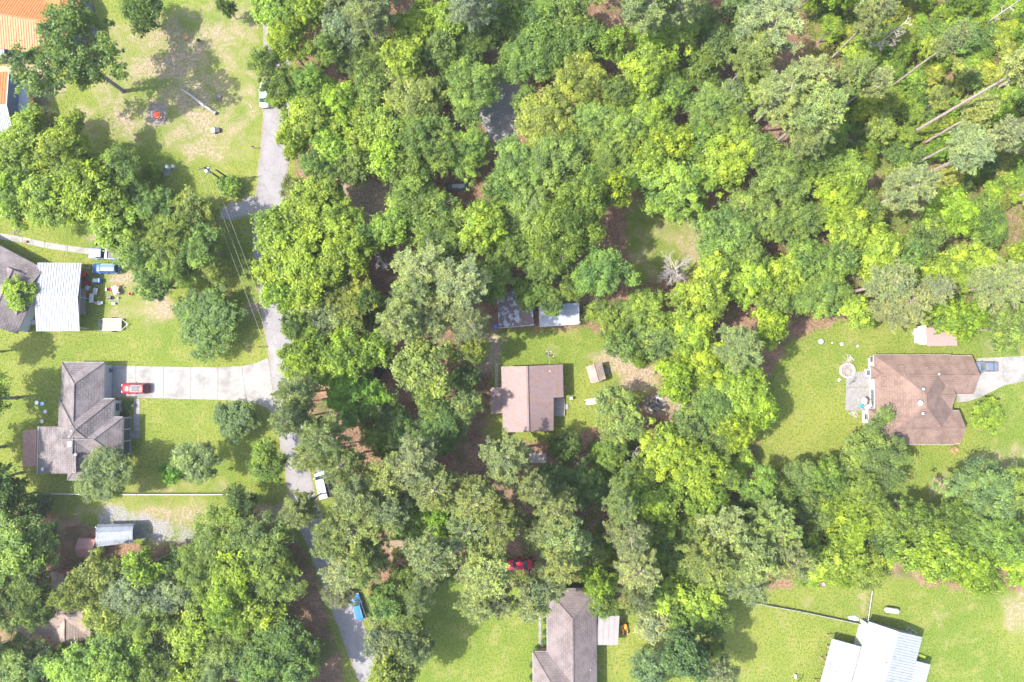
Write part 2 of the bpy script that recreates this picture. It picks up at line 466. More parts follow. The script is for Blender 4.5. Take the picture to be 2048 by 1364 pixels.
road_r = [(580, -250), (581, -60), (581, 120), (581, 230), (580, 300), (574, 370), (570, 440), (570, 500), (577, 580), (585, 660), (592, 720), (600, 790), (607, 850), (618, 920), (632, 990), (655, 1060), (684, 1130), (716, 1215), (745, 1295), (770, 1364), (845, 1560)]
def smooth_line(pp, k=6):
    out = []
    for i in range(len(pp) - 1):
        p0 = pp[max(i - 1, 0)]; p1 = pp[i]; p2 = pp[i + 1]; p3 = pp[min(i + 2, len(pp) - 1)]
        for j in range(k):
            t = j / k
            out.append(tuple(0.5 * (2 * p1[a] + (p2[a] - p0[a]) * t + (2 * p0[a] - 5 * p1[a] + 4 * p2[a] - p3[a]) * t * t + (3 * p1[a] - p0[a] - 3 * p2[a] + p3[a]) * t ** 3) for a in (0, 1)))
    return out + [pp[-1]]
rl, rr = smooth_line(road_l), smooth_line(road_r)
mb = MB(); vs_ = []
for (a, c_) in zip(rl, rr):
    A = P(*a); B = P(*c_); d = (B - A).normalized()
    A = A + d * rnd.uniform(-.12, .12); B = B + d * rnd.uniform(-.12, .12)
    M = (A + B) / 2
    vs_ += [A + Vector((0, 0, -.02)), A + d * .12 + Vector((0, 0, .03)), M + Vector((0, 0, .075)), B - d * .12 + Vector((0, 0, .03)), B + Vector((0, 0, -.02))]
fs_ = []
for i in range(len(rl) - 1):
    for k in range(4): fs_.append((i * 5 + k, (i + 1) * 5 + k, (i + 1) * 5 + k + 1, i * 5 + k + 1))
mb.add(vs_, fs_)
rdo = mb.build('road', am); tag(rdo, kind='structure')
ea_ = rdo.data.attributes.new('edge', 'FLOAT', 'POINT')
ea_.data.foreach_set('value', np.tile(np.array([1.2, 1.0, 0.0, 1.0, 1.2], np.float32), len(rl)))

# ------------------------------------------------------------------ concrete drives and walks, slab by slab
def paving(name, slabs, m, h=0.05, cat=None):
    allp = [P(*q) for s_ in slabs for q in s_]
    ctr = sum(allp, Vector((0, 0, 0))) / len(allp); ctr.z = 0
    root = bpy.data.objects.new(name, None); C.objects.link(root); root.location = ctr
    tag(root, kind='structure')
    for s_ in slabs:
        pts = [P(*q) for q in s_]
        cc = sum(pts, Vector((0, 0, 0))) / len(pts)
        pts = [p + (cc - p).normalized() * 0.035 for p in pts]
        hh = h + rnd.uniform(-.008, .008)
        MB().prism([(p.x, p.y) for p in pts], -0.05, hh).build('slab', m, root, world=True)
    return root
xs = [216, 272, 327, 381.5, 436]
yt = [730.5, 732, 733, 734, 734.5]; yb = [794, 796, 797, 798.5, 799.5]
sl = [[(xs[i], yt[i]), (xs[i + 1], yt[i + 1]), (xs[i + 1], yb[i + 1]), (xs[i], yb[i])] for i in range(4)]
sl += [[(436, 734.5), (484, 732), (493, 803), (436, 799.5)], [(484, 732), (512, 726), (536.5, 715.5), (543, 760), (549.5, 822), (548, 834), (535, 816), (515, 808), (493, 803)]]
paving('driveway', sl, CONCRETE)
paving('walkway', [[(268, 797), (280, 797), (280, 828), (267.5, 828)], [(267.5, 828.5), (280, 828.5), (279.5, 863), (266.5, 863)], [(261, 864), (279, 864), (279, 876), (260, 876)]], CONCRETE2, 0.055)
wk = [(-60, 452), (0, 472), (45, 480), (90, 490), (135, 497), (183, 503)]
paving('walkway', [[(wk[i][0], wk[i][1] - 6), (wk[i + 1][0], wk[i + 1][1] - 6), (wk[i + 1][0], wk[i + 1][1] + 6), (wk[i][0], wk[i][1] + 6)] for i in range(5)], CONCRETE)
paving('driveway', [[(1955, 716), (2005, 714), (2008, 771), (1961, 795), (1935, 803), (1913, 805), (1913, 790), (1940, 760)], [(2005, 714), (2048, 711), (2048, 763), (2008, 771)], [(2048, 711), (2100, 705), (2100, 760), (2048, 763)], [(2100, 705), (2200, 690), (2200, 760), (2100, 760)]], CONCRETE)
paving('patio', [[(1692, 744), (1736, 744), (1736, 774), (1691.5, 774)], [(1691.5, 774.5), (1736, 774.5), (1736, 821), (1690, 821)], [(1736, 744), (1752, 744), (1752, 774), (1736, 774)], [(1736, 774.5), (1752, 774.5), (1752, 818), (1736, 821)]], CONCRETE2, 0.06)
paving('shed_pad', [[(262, 1045), (282, 1045), (282, 1078), (262, 1078)], [(196, 1045), (262, 1045), (262, 1078), (196, 1078)]], CONCRETE2, 0.05)
paving('walkway', [[(1077, 1150), (1082, 1150), (1082.5, 1190), (1077, 1190)], [(1077, 1190.5), (1082, 1190.5), (1082.3, 1240), (1077.2, 1240)], [(1077, 1240.5), (1082, 1240.5), (1082.5, 1296), (1077.5, 1296)]], CONCRETE2)
paving('patio', [[(160, 8), (184, 5), (184, 25), (160, 26)], [(160, 26.5), (184, 25.5), (192, 45), (162, 48)], [(162, 48.5), (192, 45.5), (200, 68), (168, 84)], [(184, 5), (186, 25), (204, 62), (200, 68)]], CONCRETE2, 0.05)

# ================================================================== BUILDINGS
SH_GREY = shingle_mat('grey_brown_shingle', (0.105, 0.089, 0.088), (0.155, 0.132, 0.13), (0.045, 0.038, 0.037))
SH_BROWN = shingle_mat('brown_shingle', (0.125, 0.083, 0.066), (0.165, 0.112, 0.09), (0.088, 0.057, 0.045), stain=(0.105, 0.07, 0.056))
SH_PINK = shingle_mat('pinkish_brown_shingle', (0.112, 0.091, 0.088), (0.145, 0.119, 0.115), (0.072, 0.057, 0.055))
SH_TAN = shingle_mat('tan_shingle', (0.2, 0.155, 0.128), (0.26, 0.20, 0.165), (0.125, 0.092, 0.075))
METAL_PINK = mat('faded_pink_metal', (0.165, 0.12, 0.117), 0.5, 0.07, 2.0, stain=(0.17, 0.105, 0.07), stain_amt=(0.54, 0.60), stain_scale=1.6, bump=0.05, spec=0.15)
METAL_WHITE = mat('white_metal', (0.225, 0.235, 0.25), 0.55, 0.05, 1.2, bump=0.03, spec=0.2, stain=(0.165, 0.165, 0.165), stain_amt=(0.5, 0.75), stain_scale=0.9)
METAL_ORANGE = mat('orange_metal', (0.33, 0.12, 0.042), 0.45, 0.15, 2.0, bump=0.05, spec=0.15)
METAL_RUST = mat('rusted_metal', (0.30, 0.315, 0.34), 0.5, 0.15, 3.0, stain=(0.105, 0.07, 0.062), stain_amt=(0.42, 0.52), stain_scale=1.0)
METAL_BLUEWHITE = mat('chalky_blue_white_metal', (0.25, 0.27, 0.30), 0.5, 0.1, 3.0, stain=(0.2, 0.11, 0.085), stain_amt=(0.62, 0.68), stain_scale=1.3)
METAL_GREY = mat('weathered_grey_metal', (0.14, 0.158, 0.185), 0.55, 0.15, 2.0, stain=(0.085, 0.092, 0.105), stain_amt=(0.5, 0.7), stain_scale=1.0)
METAL_MAROON = mat('maroon_metal', (0.24, 0.12, 0.10), 0.5, 0.15, 2.0)
METAL_BEIGE = mat('beige_metal', (0.20, 0.18, 0.172), 0.5, 0.05, 1.0, bump=0.03)
BLUE_SIDING = mat('dark_blue_siding', (0.075, 0.115, 0.19), 0.7, 0.1, 2.0)
RED_SIDING = mat('red_siding', (0.24, 0.045, 0.04), 0.75, 0.15, 2.0)
BRICK = mat('tan_brick', (0.42, 0.30, 0.24), 0.9, 0.2, 8.0)

def rect_world(x0, y0, x1, y1, h):
    a = P(x0, y0, h); b = P(x1, y1, h)
    return min(a.x, b.x), max(a.x, b.x), min(a.y, b.y), max(a.y, b.y)
def bowed_ridge(parent, pts, m, w=0.16):
    mb = MB()
    for a, b in zip(pts[:-1], pts[1:]): mb.tube([Vector(a) + Vector((0, 0, .0)), Vector(b) + Vector((0, 0, .0))], w, 6)
    return mb.build('ridge_cap', m, parent, world=True)

def hip_roof(root, rect, eave, pitch, axis, hip0=True, hip1=True, m=None, wall=None, over=0.45, trim=WHITE, thick=0.14, wall_skip=False):
    """rect = eave rectangle in photo pixels at eave height. axis 'x': ridge runs east-west. hip0 = west/south end, hip1 = east/north end."""
    X0, X1, Y0, Y1 = rect_world(*rect, eave)
    W = (Y1 - Y0) / 2 if axis == 'x' else (X1 - X0) / 2
    L = (X1 - X0) if axis == 'x' else (Y1 - Y0)
    i0 = min(W, L / 2) if hip0 else 0.0
    i1 = min(W, L / 2) if hip1 else 0.0
    z = eave + W * pitch
    if axis == 'x':
        ym = (Y0 + Y1) / 2
        r0 = Vector((X0 + i0, ym, z)); r1 = Vector((X1 - i1, ym, z))
        sw, se, ne, nw = Vector((X0, Y0, eave)), Vector((X1, Y0, eave)), Vector((X1, Y1, eave)), Vector((X0, Y1, eave))
        faces = [[sw, se, r1, r0], [ne, nw, r0, r1]]
        ends = [([nw, sw, r0], hip0), ([se, ne, r1], hip1)]
        hl = [[sw, r0, nw], [se, r1, ne]]
    else:
        xm = (X0 + X1) / 2
        r0 = Vector((xm, Y0 + i0, z)); r1 = Vector((xm, Y1 - i1, z))
        sw, se, ne, nw = Vector((X0, Y0, eave)), Vector((X1, Y0, eave)), Vector((X1, Y1, eave)), Vector((X0, Y1, eave))
        faces = [[se, ne, r1, r0], [nw, sw, r0, r1]]
        ends = [([sw, se, r0], hip0), ([ne, nw, r1], hip1)]
        hl = [[sw, r0, se], [nw, r1, ne]]
    mb = MB()
    for f in faces: mb.slab(f, thick)
    for f, h in ends:
        if h: mb.slab(f, thick)
    roof = mb.build('roof', m, root, world=True, uvroof=True)
    rp = MB()
    if (r1 - r0).length > 0.3: rp.tube([r0, r1], 0.13, 6)
    for ln, h in zip(hl, (hip0, hip1)):
        if h: rp.tube([ln[0], ln[1]], 0.11, 6); rp.tube([ln[2], ln[1]], 0.11, 6)
    if rp.v: rp.build('ridge_cap', m, roof, world=True, uvroof=True)
    # fascia
    fb = MB(); e = 0.012; zf = eave - thick - 0.05
    for a, b in ((sw, se), (se, ne), (ne, nw), (nw, sw)):
        mid = (a + b) / 2; d = b - a
        fb.box((mid.x, mid.y, zf), (d.length + 0.1, 0.1, 0.2), math.atan2(d.y, d.x))
    fb.build('fascia', trim, roof, world=True)
    if wall and not wall_skip:
        x0, x1, y0, y1 = X0 + over, X1 - over, Y0 + over, Y1 - over
        wb_ = MB().prism([(x0, y0), (x1, y0), (x1, y1), (x0, y1)], 0, eave - thick * 0.9)
        for (f, h) in ends:
            if not h:   # gable triangle
                c = sum(f, Vector()) / 3
                tri = []
                for q in f:
                    qq = Vector(q)
                    if axis == 'x': qq.x = x0 if c.x < (x0 + x1) / 2 else x1
                    else: qq.y = y0 if c.y < (y0 + y1) / 2 else y1
                    qq.z -= thick * 1.3
                    tri.append(qq)
                n_ = Vector((0.05, 0, 0)) if axis == 'x' else Vector((0, 0.05, 0))
                vs = [q - n_ for q in tri] + [q + n_ for q in tri]
                wb_.add(vs, [(0, 1, 2), (5, 4, 3), (0, 3, 4, 1), (1, 4, 5, 2), (2, 5, 3, 0)])
        wb_.build('wall', wall, root, world=True)
    return dict(X0=X0, X1=X1, Y0=Y0, Y1=Y1, z=z, over=over, eave=eave)

def window_on(root, c, w, h, face, frame=WHITE, name='window'):
    """face: +x,-x,+y,-y normal; c = centre on the wall surface (world)"""
    n = {'+x': Vector((1, 0, 0)), '-x': Vector((-1, 0, 0)), '+y': Vector((0, 1, 0)), '-y': Vector((0, -1, 0))}[face] if isinstance(face, str) else Vector(face).normalized()
    t = Vector((-n.y, n.x, 0)); rz = math.atan2(t.y, t.x)
    c = Vector(c)
    pane = MB().box(c + n * 0.02, (w, 0.04, h), rz).build(name, GLASS_DARK, root, world=True)
    fr = MB()
    for s in (-1, 1):
        fr.box(c + n * 0.04 + t * (s * w / 2), (0.09, 0.08, h + 0.16), rz)
        fr.box(c + n * 0.045 + Vector((0, 0, s * h / 2)), (w + 0.2, 0.08, 0.09), rz)
    fr.box(c + n * 0.043, (w, 0.05, 0.05), rz)
    fr.build('frame', frame, pane, world=True)
    return pane

def metal_slope(parent, A, B, Cc, D, m, width=0.9, ribs=2, rib_h=0.05, thick=0.035, name='roof_panel', rib_w=0.07):
    """panels run from ridge A-B to eave D-C"""
    A, B, Cc, D = Vector(A), Vector(B), Vector(Cc), Vector(D)
    n = max(1, round((B - A).length / width))
    nrm = (B - A).cross(D - A).normalized()
    if nrm.z < 0: nrm = -nrm
    for i in range(n):
        mb = MB()
        g = 0.004
        a, b = A.lerp(B, i / n + g / n), A.lerp(B, (i + 1) / n - g / n)
        d, c = D.lerp(Cc, i / n + g / n), D.lerp(Cc, (i + 1) / n - g / n)
        off = nrm * rnd.uniform(0, 0.004)
        mb.slab([a + off, b + off, c + off, d + off], thick)
        for k in range(ribs):
            t0 = (k + 0.06) / ribs; t1 = t0 + rib_w / ((B - A).length / n)
            q = [a.lerp(b, t0), a.lerp(b, t1), d.lerp(c, t1), d.lerp(c, t0)]
            mb.slab([v + nrm * rib_h + off for v in q], rib_h * 0.9)
        mb.build(name, m, parent, world=True)

def house(name, label, px, py, cat='house'):
    p = P(px, py)
    return thing(name, label, cat, p)

def vent_pipe(roof, p, m=STEEL, h=0.5, r=0.07):
    return MB().tube([p, Vector(p) + Vector((0, 0, h))], r, 8).build('vent_pipe', m, roof, world=True)
def vent_dome(roof, p, r=0.32, m=WHITE):
    return MB().lathe([(r * .55, -.15), (r * .55, .12), (r, .14), (r * .95, .24), (r * .6, .34), (0.02, .38)], p, 14).build('roof_vent', m, roof, world=True, smooth=True)

# ---- grey hip-roofed house with the long concrete drive
hA = house('hip_roofed_house', 'grey-brown hip-roofed house with cream walls at head of long concrete driveway', 170, 845)
G1 = hip_roof(hA, (124, 724.5, 204.5, 905), 3.0, 0.60, 'y', False, True, SH_GREY, CREAM)
G2 = hip_roof(hA, (118, 797, 226, 917), 3.02, 0.575, 'x', True, True, SH_GREY, CREAM)
G3 = hip_roof(hA, (140, 834, 244, 919), 3.05, 0.59, 'x', False, True, SH_GREY, CREAM, wall_skip=True)
G5 = hip_roof(hA, (137, 868, 196, 960), 2.97, 0.585, 'y', True, False, SH_GREY, CREAM)
# low west extension
a = P(150, 853, 5.2); b_ = P(150, 947, 5.2)
mb = MB().slab([P(152, 853, 5.0), P(152, 947, 5.0), P(75, 947, 2.75), P(77, 853, 2.75)], 0.14)
rfx = mb.build('roof', SH_GREY, hA, world=True, uvroof=True)
x0, x1, y0, y1 = rect_world(84, 858, 140, 940, 2.7)
MB().prism([(x0, y0), (x1, y0), (x1, y1), (x0, y1)], 0, 2.6).build('wall', CREAM, hA, world=True)
fb = MB(); p0, p1 = P(75, 947, 2.62), P(77, 853, 2.62); d = p1 - p0; mid = (p0 + p1) / 2
fb.box(mid, (d.length, .1, .2), math.atan2(d.y, d.x)); fb.build('fascia', WHITE, rfx, world=True)
# solar tube / skylight, vents
sk = MB(); c = P(141.5, 883, 4.75)
sk.box(c + Vector((0, 0, .1)), (.95, 2.05, .2), 0, 0.92); sk.build('skylight', mat('blue_plexiglass', (0.05, 0.11, 0.26), 0.3, 0.1, 1, bump=0, spec=0.1), rfx, world=True, bevel=.04)
vent_dome(rfx, P(146, 862, 5.0), .3, STEEL); vent_dome(rfx, P(153, 909, 5.05), .3, STEEL)
MB().lathe([(.02, 0), (.2, .05), (.38, .16)], P(87.5, 938, 3.2), 12).build('satellite_dish', STEEL, rfx, world=True, smooth=True)
# garage door and windows on the east walls
gx1 = G1['X1'] - .45
yc = (P(204, 735, 3).y + P(204, 790, 3).y) / 2
gd = MB().box((gx1 + .02, yc, 1.1), (.06, 4.9, 2.2)).build('garage_door', WHITE, hA, world=True)
for k in range(4): MB().box((gx1 + .055, yc, .3 + k * .54), (.02, 4.7, .46)).build('panel', WHITE, gd, world=True)
gx2 = G2['X1'] - .45
window_on(hA, (gx2, P(226, 815, 3).y, 1.55), 1.3, 1.4, '+x')
# porch: posts, beam, back wall, floor
px1 = G3['X1'] - .35; ys = [P(244, y, 3).y for y in (837, 860, 884, 912)]
for y in ys: MB().box((px1, y, 1.43), (.18, .18, 2.86)).build('porch_post', WHITE, hA, world=True)
MB().box((px1, (ys[0] + ys[-1]) / 2, 2.72), (.2, ys[0] - ys[-1] - .2, .26)).build('porch_beam', WHITE, hA, world=True)
MB().prism([(gx2 + .02, ys[-1] - .2), (px1 + .15, ys[-1] - .2), (px1 + .15, ys[0] + .2), (gx2 + .02, ys[0] + .2)], 0, .16).build('porch_floor', CONCRETE2, hA, world=True)
for a_, b2 in zip(ys[:-1], ys[1:]):
    MB().box((px1, (a_ + b2) / 2, 1.5), (.03, a_ - b2 - .2, 2.3)).build('opening_shade', mat('porch_opening_shade', (0.07, 0.075, 0.08), .6, .15, 3, bump=0), hA, world=True)  # dark sheets between the posts stand in for shade in the open porch

# ---- maroon metal lean-to behind it
lt = house('lean_to_shed', 'maroon ribbed metal lean-to roof on posts against the grey hip-roofed house', 60, 895, 'shed')
metal_slope(lt, P(73, 858, 2.5), P(73, 932, 2.5), P(45.5, 934, 2.1), P(46.5, 861, 2.1), METAL_MAROON, 0.95, 3, .04)
for q in ((49, 864), (49, 930), (70, 862), (70, 930)):
    p = P(q[0], q[1], 2.1); MB().tube([(p.x, p.y, 0), (p.x, p.y, 2.1)], .07, 6).build('post', WOOD, lt, world=True)

# ---- brown hip-roofed house on the right
hB = house('brown_roofed_house', 'large white-walled house with brown shingle hip roof, rear patio and fire pit', 1840, 800)
B1 = hip_roof(hB, (1748, 709.5, 1908, 889), 3.0, 0.53, 'y', True, True, SH_BROWN, WHITE, over=.5)
B2 = hip_roof(hB, (1800, 711, 1947, 789), 3.04, 0.555, 'x', False, False, SH_BROWN, WHITE, over=.5)
B3 = hip_roof(hB, (1790, 821, 1921, 887), 3.05, 0.56, 'x', False, False, SH_BROWN, WHITE, over=.5)
B4 = hip_roof(hB, (1790, 764, 1904, 816), 3.4, 0.565, 'x', False, False, SH_BROWN, WHITE, over=.4)
B5 = hip_roof(hB, (1737, 817, 1800, 853), 3.02, 0.545, 'x', True, False, SH_BROWN, WHITE, over=.4)
B6 = hip_roof(hB, (1742, 733, 1800, 758), 3.03, 0.55, 'x', True, False, SH_BROWN, WHITE, over=.4)
rfB = [o for o in hB.children if o.name.startswith('roof')][0]
vent_dome(rfB, P(1840, 806, 6.6), .48); vent_dome(rfB, P(1846, 778, 6.4), .3, STEEL); vent_dome(rfB, P(1845, 827, 6.2), .3, STEEL)
vent_dome(rfB, P(1877, 748, 4.9), .25, STEEL); vent_pipe(rfB, P(1851, 735, 4.7)); vent_pipe(rfB, P(1801, 732, 4.4)); vent_pipe(rfB, P(1766, 755, 4.1)); vent_pipe(rfB, P(1766, 775, 4.2)); vent_pipe(rfB, P(1870, 862, 4.9))
wx = B1['X0'] + .5
for y_, w_ in ((718, 1.0), (790, 1.8), (806, 1.5)): window_on(hB, (wx, P(1748, y_, 3).y, 1.5), w_, 1.3, '-x')
window_on(hB, (B5['X0'] + .4, (B5['Y0'] + B5['Y1']) / 2, 1.6), 1.0, 1.3, '-x')
window_on(hB, (B6['X0'] + .4, (B6['Y0'] + B6['Y1']) / 2, 1.6), .9, 1.3, '-x')

# ---- house at the bottom with the flat carport
hC = house('ranch_house', 'long house with pale pinkish-brown shingle hip roof and flat carport beside the mower', 1140, 1300)
C1 = hip_roof(hC, (1094, 1178, 1194, 1420), 3.0, 0.55, 'y', False, True, SH_PINK, BRICK, over=.5)
C2 = hip_roof(hC, (1066, 1304, 1150, 1425), 2.98, 0.53, 'x', True, False, SH_PINK, BRICK, over=.5)
MB().tube([P(1181, 1340, 3.4), P(1181, 1340, 3.9)], .08, 8).build('vent_pipe', STEEL, hC, world=True)
cpt = house('carport', 'flat beige metal carport roof joined to the long pinkish-roofed house', 1218, 1260, 'carport')
metal_slope(cpt, P(1197, 1231.5, 2.75), P(1239, 1231.5, 2.75), P(1236, 1290, 2.6), P(1193, 1290, 2.6), METAL_BEIGE, 0.92, 1, .05)
for q in ((1200, 1235), (1237, 1235), (1235, 1286), (1198, 1286)):
    p = P(q[0], q[1], 2.55); MB().box((p.x, p.y, 1.28), (.12, .12, 2.56)).build('post', WHITE, cpt, world=True)

# ---- central house with the faded pink metal roof
hD = house('cottage', 'small cottage under faded pink ribbed metal gable roof strewn with rusty leaves', 1060, 800)
ev, rg = 2.9, 4.6
nw, rn, ne = P(1002.5, 733, ev), P(1054.5, 732, rg), P(1125.5, 728.5, ev)
rs = P(1057.5, 864, rg); sw = P(1006, 864.5, ev); se = P(1107, 861, ev)
rmid = rn.lerp(rs, 0.497); emid = P(1127, 794.5, ev)
RD = bpy.data.objects.new('roof', None); C.objects.link(RD); RD.parent = hD
def slope_pt(e, r, x):  # point on the slope at px x
    t = (x - 1056) / (1126.3 - 1056); return r.lerp(e, t)
metal_slope(RD, rn, rmid, emid, ne, METAL_PINK, 0.9, 3, .085, rib_w=.1)
metal_slope(RD, rmid, rs, se, slope_pt(emid, rmid, 1106.5), METAL_PINK, 0.9, 3, .085, rib_w=.1)
metal_slope(RD, rs, rn, nw, sw, METAL_PINK, 0.9, 3, .085, rib_w=.1)
metal_slope(RD, P(1004, 774, ev - .08), P(1005.5, 826, ev - .08), P(982, 827, 2.5), P(980, 775, 2.5), METAL_PINK, 0.9, 3, .085, rib_w=.1)
MB().tube([rn + Vector((0, 0, .03)), rs + Vector((0, 0, .03))], .2, 6).build('ridge_cap', METAL_PINK, RD, world=True)
wl = [P(1008, 738, ev), P(1120, 735, ev), P(1121, 790, ev), P(1101, 791, ev), P(1102, 856, ev), P(1011, 859, ev)]
MB().prism([(p.x, p.y) for p in wl], 0, ev - .18).build('wall', mat('dull_white_siding', (.36, .34, .32), .8, .12, 2), hD, world=True)
for (aa_, bb_, rr_) in ((P(1008, 738.5, ev), P(1120, 735.5, ev), rn), (P(1011, 858.5, ev), P(1102, 855.5, ev), rs)):
    r2 = Vector((rr_.x, (aa_.y + bb_.y) / 2, rg - .2)); a2 = aa_.copy(); b2 = bb_.copy(); a2.z = b2.z = ev - .2
    nn = Vector((0, .05, 0))
    MB().add([a2 - nn, b2 - nn, r2 - nn, a2 + nn, b2 + nn, r2 + nn], [(0, 1, 2), (5, 4, 3), (0, 3, 4, 1), (1, 4, 5, 2), (2, 5, 3, 0)]).build('gable', MATS['dull_white_siding'], hD, world=True)
MB().tube([P(1099.5, 742, 3.2), P(1099.5, 742, 3.7)], .1, 8).build('vent_pipe', WHITE, RD, world=True)
MB().tube([P(1092, 813.5, 3.2), P(1092, 813.5, 3.75)], .08, 8).build('stove_pipe', BLACK, RD, world=True)
for q in ((984, 780), (985, 822)):
    p = P(q[0], q[1], 2.4); MB().box((p.x, p.y, 1.2), (.12, .12, 2.4)).build('porch_post', WHITE, hD, world=True)
dk = house('wooden_deck', 'grey weathered plank deck at the east side of the pink-roofed cottage', 1117, 813, 'deck')
a, b_ = P(1106, 796, .4), P(1129.5, 832, .4)
npk = 13
for i in range(npk):
    x = a.x + (b_.x - a.x) * (i + .5) / npk
    MB().box((x, (a.y + b_.y) / 2, .40 + rnd.uniform(-.006, .006)), ((b_.x - a.x) / npk - .02, a.y - b_.y + rnd.uniform(-.08, .08), .04)).build('plank', WOOD, dk, world=True)
for y in (a.y - .3, (a.y + b_.y) / 2, b_.y + .3): MB().box(((a.x + b_.x) / 2, y, .19), (b_.x - a.x - .1, .1, .37)).build('joist', WOOD, dk, world=True)
MB().box((b_.x + .35, P(1131, 813).y, .1), (.6, .9, .2)).build('step', CONCRETE, dk, world=True)

# ---- sheds near the cottage
def shed_flat(name, label, corners, hN, hS, m, wall, width=0.75, inset=.25):
    (nwq, neq, seq, swq) = corners
    r = house(name, label, sum(c[0] for c in corners) / 4, sum(c[1] for c in corners) / 4, 'shed')
    N1, N2, S2, S1 = P(*nwq, hN), P(*neq, hN), P(*seq, hS), P(*swq, hS)
    metal_slope(r, N1, N2, S2, S1, m, width, 4, .035, rib_w=.06)
    cc = (N1 + N2 + S1 + S2) / 4
    pp = [q + (cc - q).normalized() * inset for q in (N1, N2, S2, S1)]
    mb = MB(); vs = [(q.x, q.y, 0) for q in pp] + [(q.x, q.y, q.z - .1) for q in pp]
    mb.add(vs, [(0, 1, 2, 3), (7, 6, 5, 4), (0, 4, 5, 1), (1, 5, 6, 2), (2, 6, 7, 3), (3, 7, 4, 0)])
    mb.build('wall', wall, r, world=True)
    MB().tube([S1, S2], .05, 6).build('eave_trim', WHITE, r, world=True)
    return r
shed_flat('rusty_shed', 'old shed with streaked rusty corrugated metal roof under the trees', [(993, 583), (1062, 578.5), (1068, 650), (998, 656)], 3.0, 2.5, METAL_RUST, WOOD)
shed_flat('pale_shed', 'low shed with chalky blue-white metal roof next to the rusty shed', [(1077, 611), (1158, 605), (1159, 648), (1079, 653.5)], 2.4, 2.1, METAL_BLUEWHITE, WOOD)
bs = house('small_shed', 'small gabled shed with tan shingle roof on lawn beside a round concrete lid', 1191, 746, 'shed')
q1, q2 = P(1188, 727.5, 2.7), P(1198, 763.5, 2.7)
wA, wB = P(1172, 734, 2.1), P(1182, 766.5, 2.1); eA, eB = P(1203.5, 724, 2.1), P(1212, 757.5, 2.1)
rf = MB().slab([q1, q2, wB, wA], .08).slab([q2, q1, eA, eB], .08).build('roof', SH_TAN, bs, world=True, uvroof=True)
cc = (wA + wB + eA + eB) / 4; pp = [q + (cc - q).normalized() * .3 for q in (wA, eA, eB, wB)]
mb = MB(); mb.prism([(q.x, q.y) for q in pp], 0, 2.02)
mb.build('wall', TIMBER, bs, world=True)
MB().tube([q1, q2], .07, 6).build('ridge_cap', SH_TAN, rf, world=True)
# gable boards
for e1, e2, rg_ in ((wA, eA, q1), (wB, eB, q2)):
    t = cc - (e1 + e2) / 2; t.z = 0; t = t.normalized() * .28
    A_, B_, R_ = e1 + t, e2 + t, rg_ + t
    A_.z = B_.z = 2.0; R_.z = 2.58; k = t.normalized() * .04
    MB().add([A_ - k, B_ - k, R_ - k, A_ + k, B_ + k, R_ + k], [(0, 1, 2), (5, 4, 3), (0, 3, 4, 1), (1, 4, 5, 2), (2, 5, 3, 0)]).build('gable', TIMBER, bs, world=True)
p = P(1213.5, 741); tag(MB().lathe([(.55, 0), (.55, .10), (.5, .16), (.46, .16), (.44, .13), (.12, .13), (.12, .2), (.02, .2)], p, 20).build('well_cover', CONCRETE2), 'round concrete well cover on grass beside the small tan shed', 'well cover')

# ---- white gable carport on the left
cw = house('metal_carport', 'white ribbed metal gable carport with open east side over clutter', 115, 594, 'carport')
e = 2.9; rz_ = 3.6
Nw, Ne, Rw, Re, Sw, Se = P(75, 525, e), P(163, 526, e), P(68.5, 592, rz_), P(156, 593.5, rz_), P(72.5, 662.5, e), P(160, 662, e)
metal_slope(cw, Rw, Re, Ne, Nw, METAL_WHITE, .92, 2, .06, rib_w=.09)
metal_slope(cw, Re, Rw, Sw, Se, METAL_WHITE, .92, 2, .06, rib_w=.09)
MB().tube([Rw, Re], .12, 6).build('ridge_cap', METAL_WHITE, cw, world=True)
for t in (0.05, .5, .95):
    for s_ in (0, 1):
        q = Nw.lerp(Sw, t) if s_ == 0 else Ne.lerp(Se, t)
        q = q + Vector((.25 if s_ == 0 else -.25, 0, 0))
        MB().box((q.x, q.y, 1.4), (.1, .1, 2.8)).build('post', WHITE, cw, world=True)
for q1_, q2_ in ((Nw, Sw), (Ne, Se)):
    MB().box((q1_.lerp(q2_, .5).x + (.25 if q1_ is Nw else -.25), q1_.lerp(q2_, .5).y, 2.74), (.1, (q1_ - q2_).length - .6, .14)).build('beam', WHITE, cw, world=True)
MB().box((Nw.x + .4, (Nw.y + Sw.y) / 2, 1.3), (.06, (Nw - Sw).length - 1.0, 2.6)).build('back_wall', METAL_WHITE, cw, world=True)

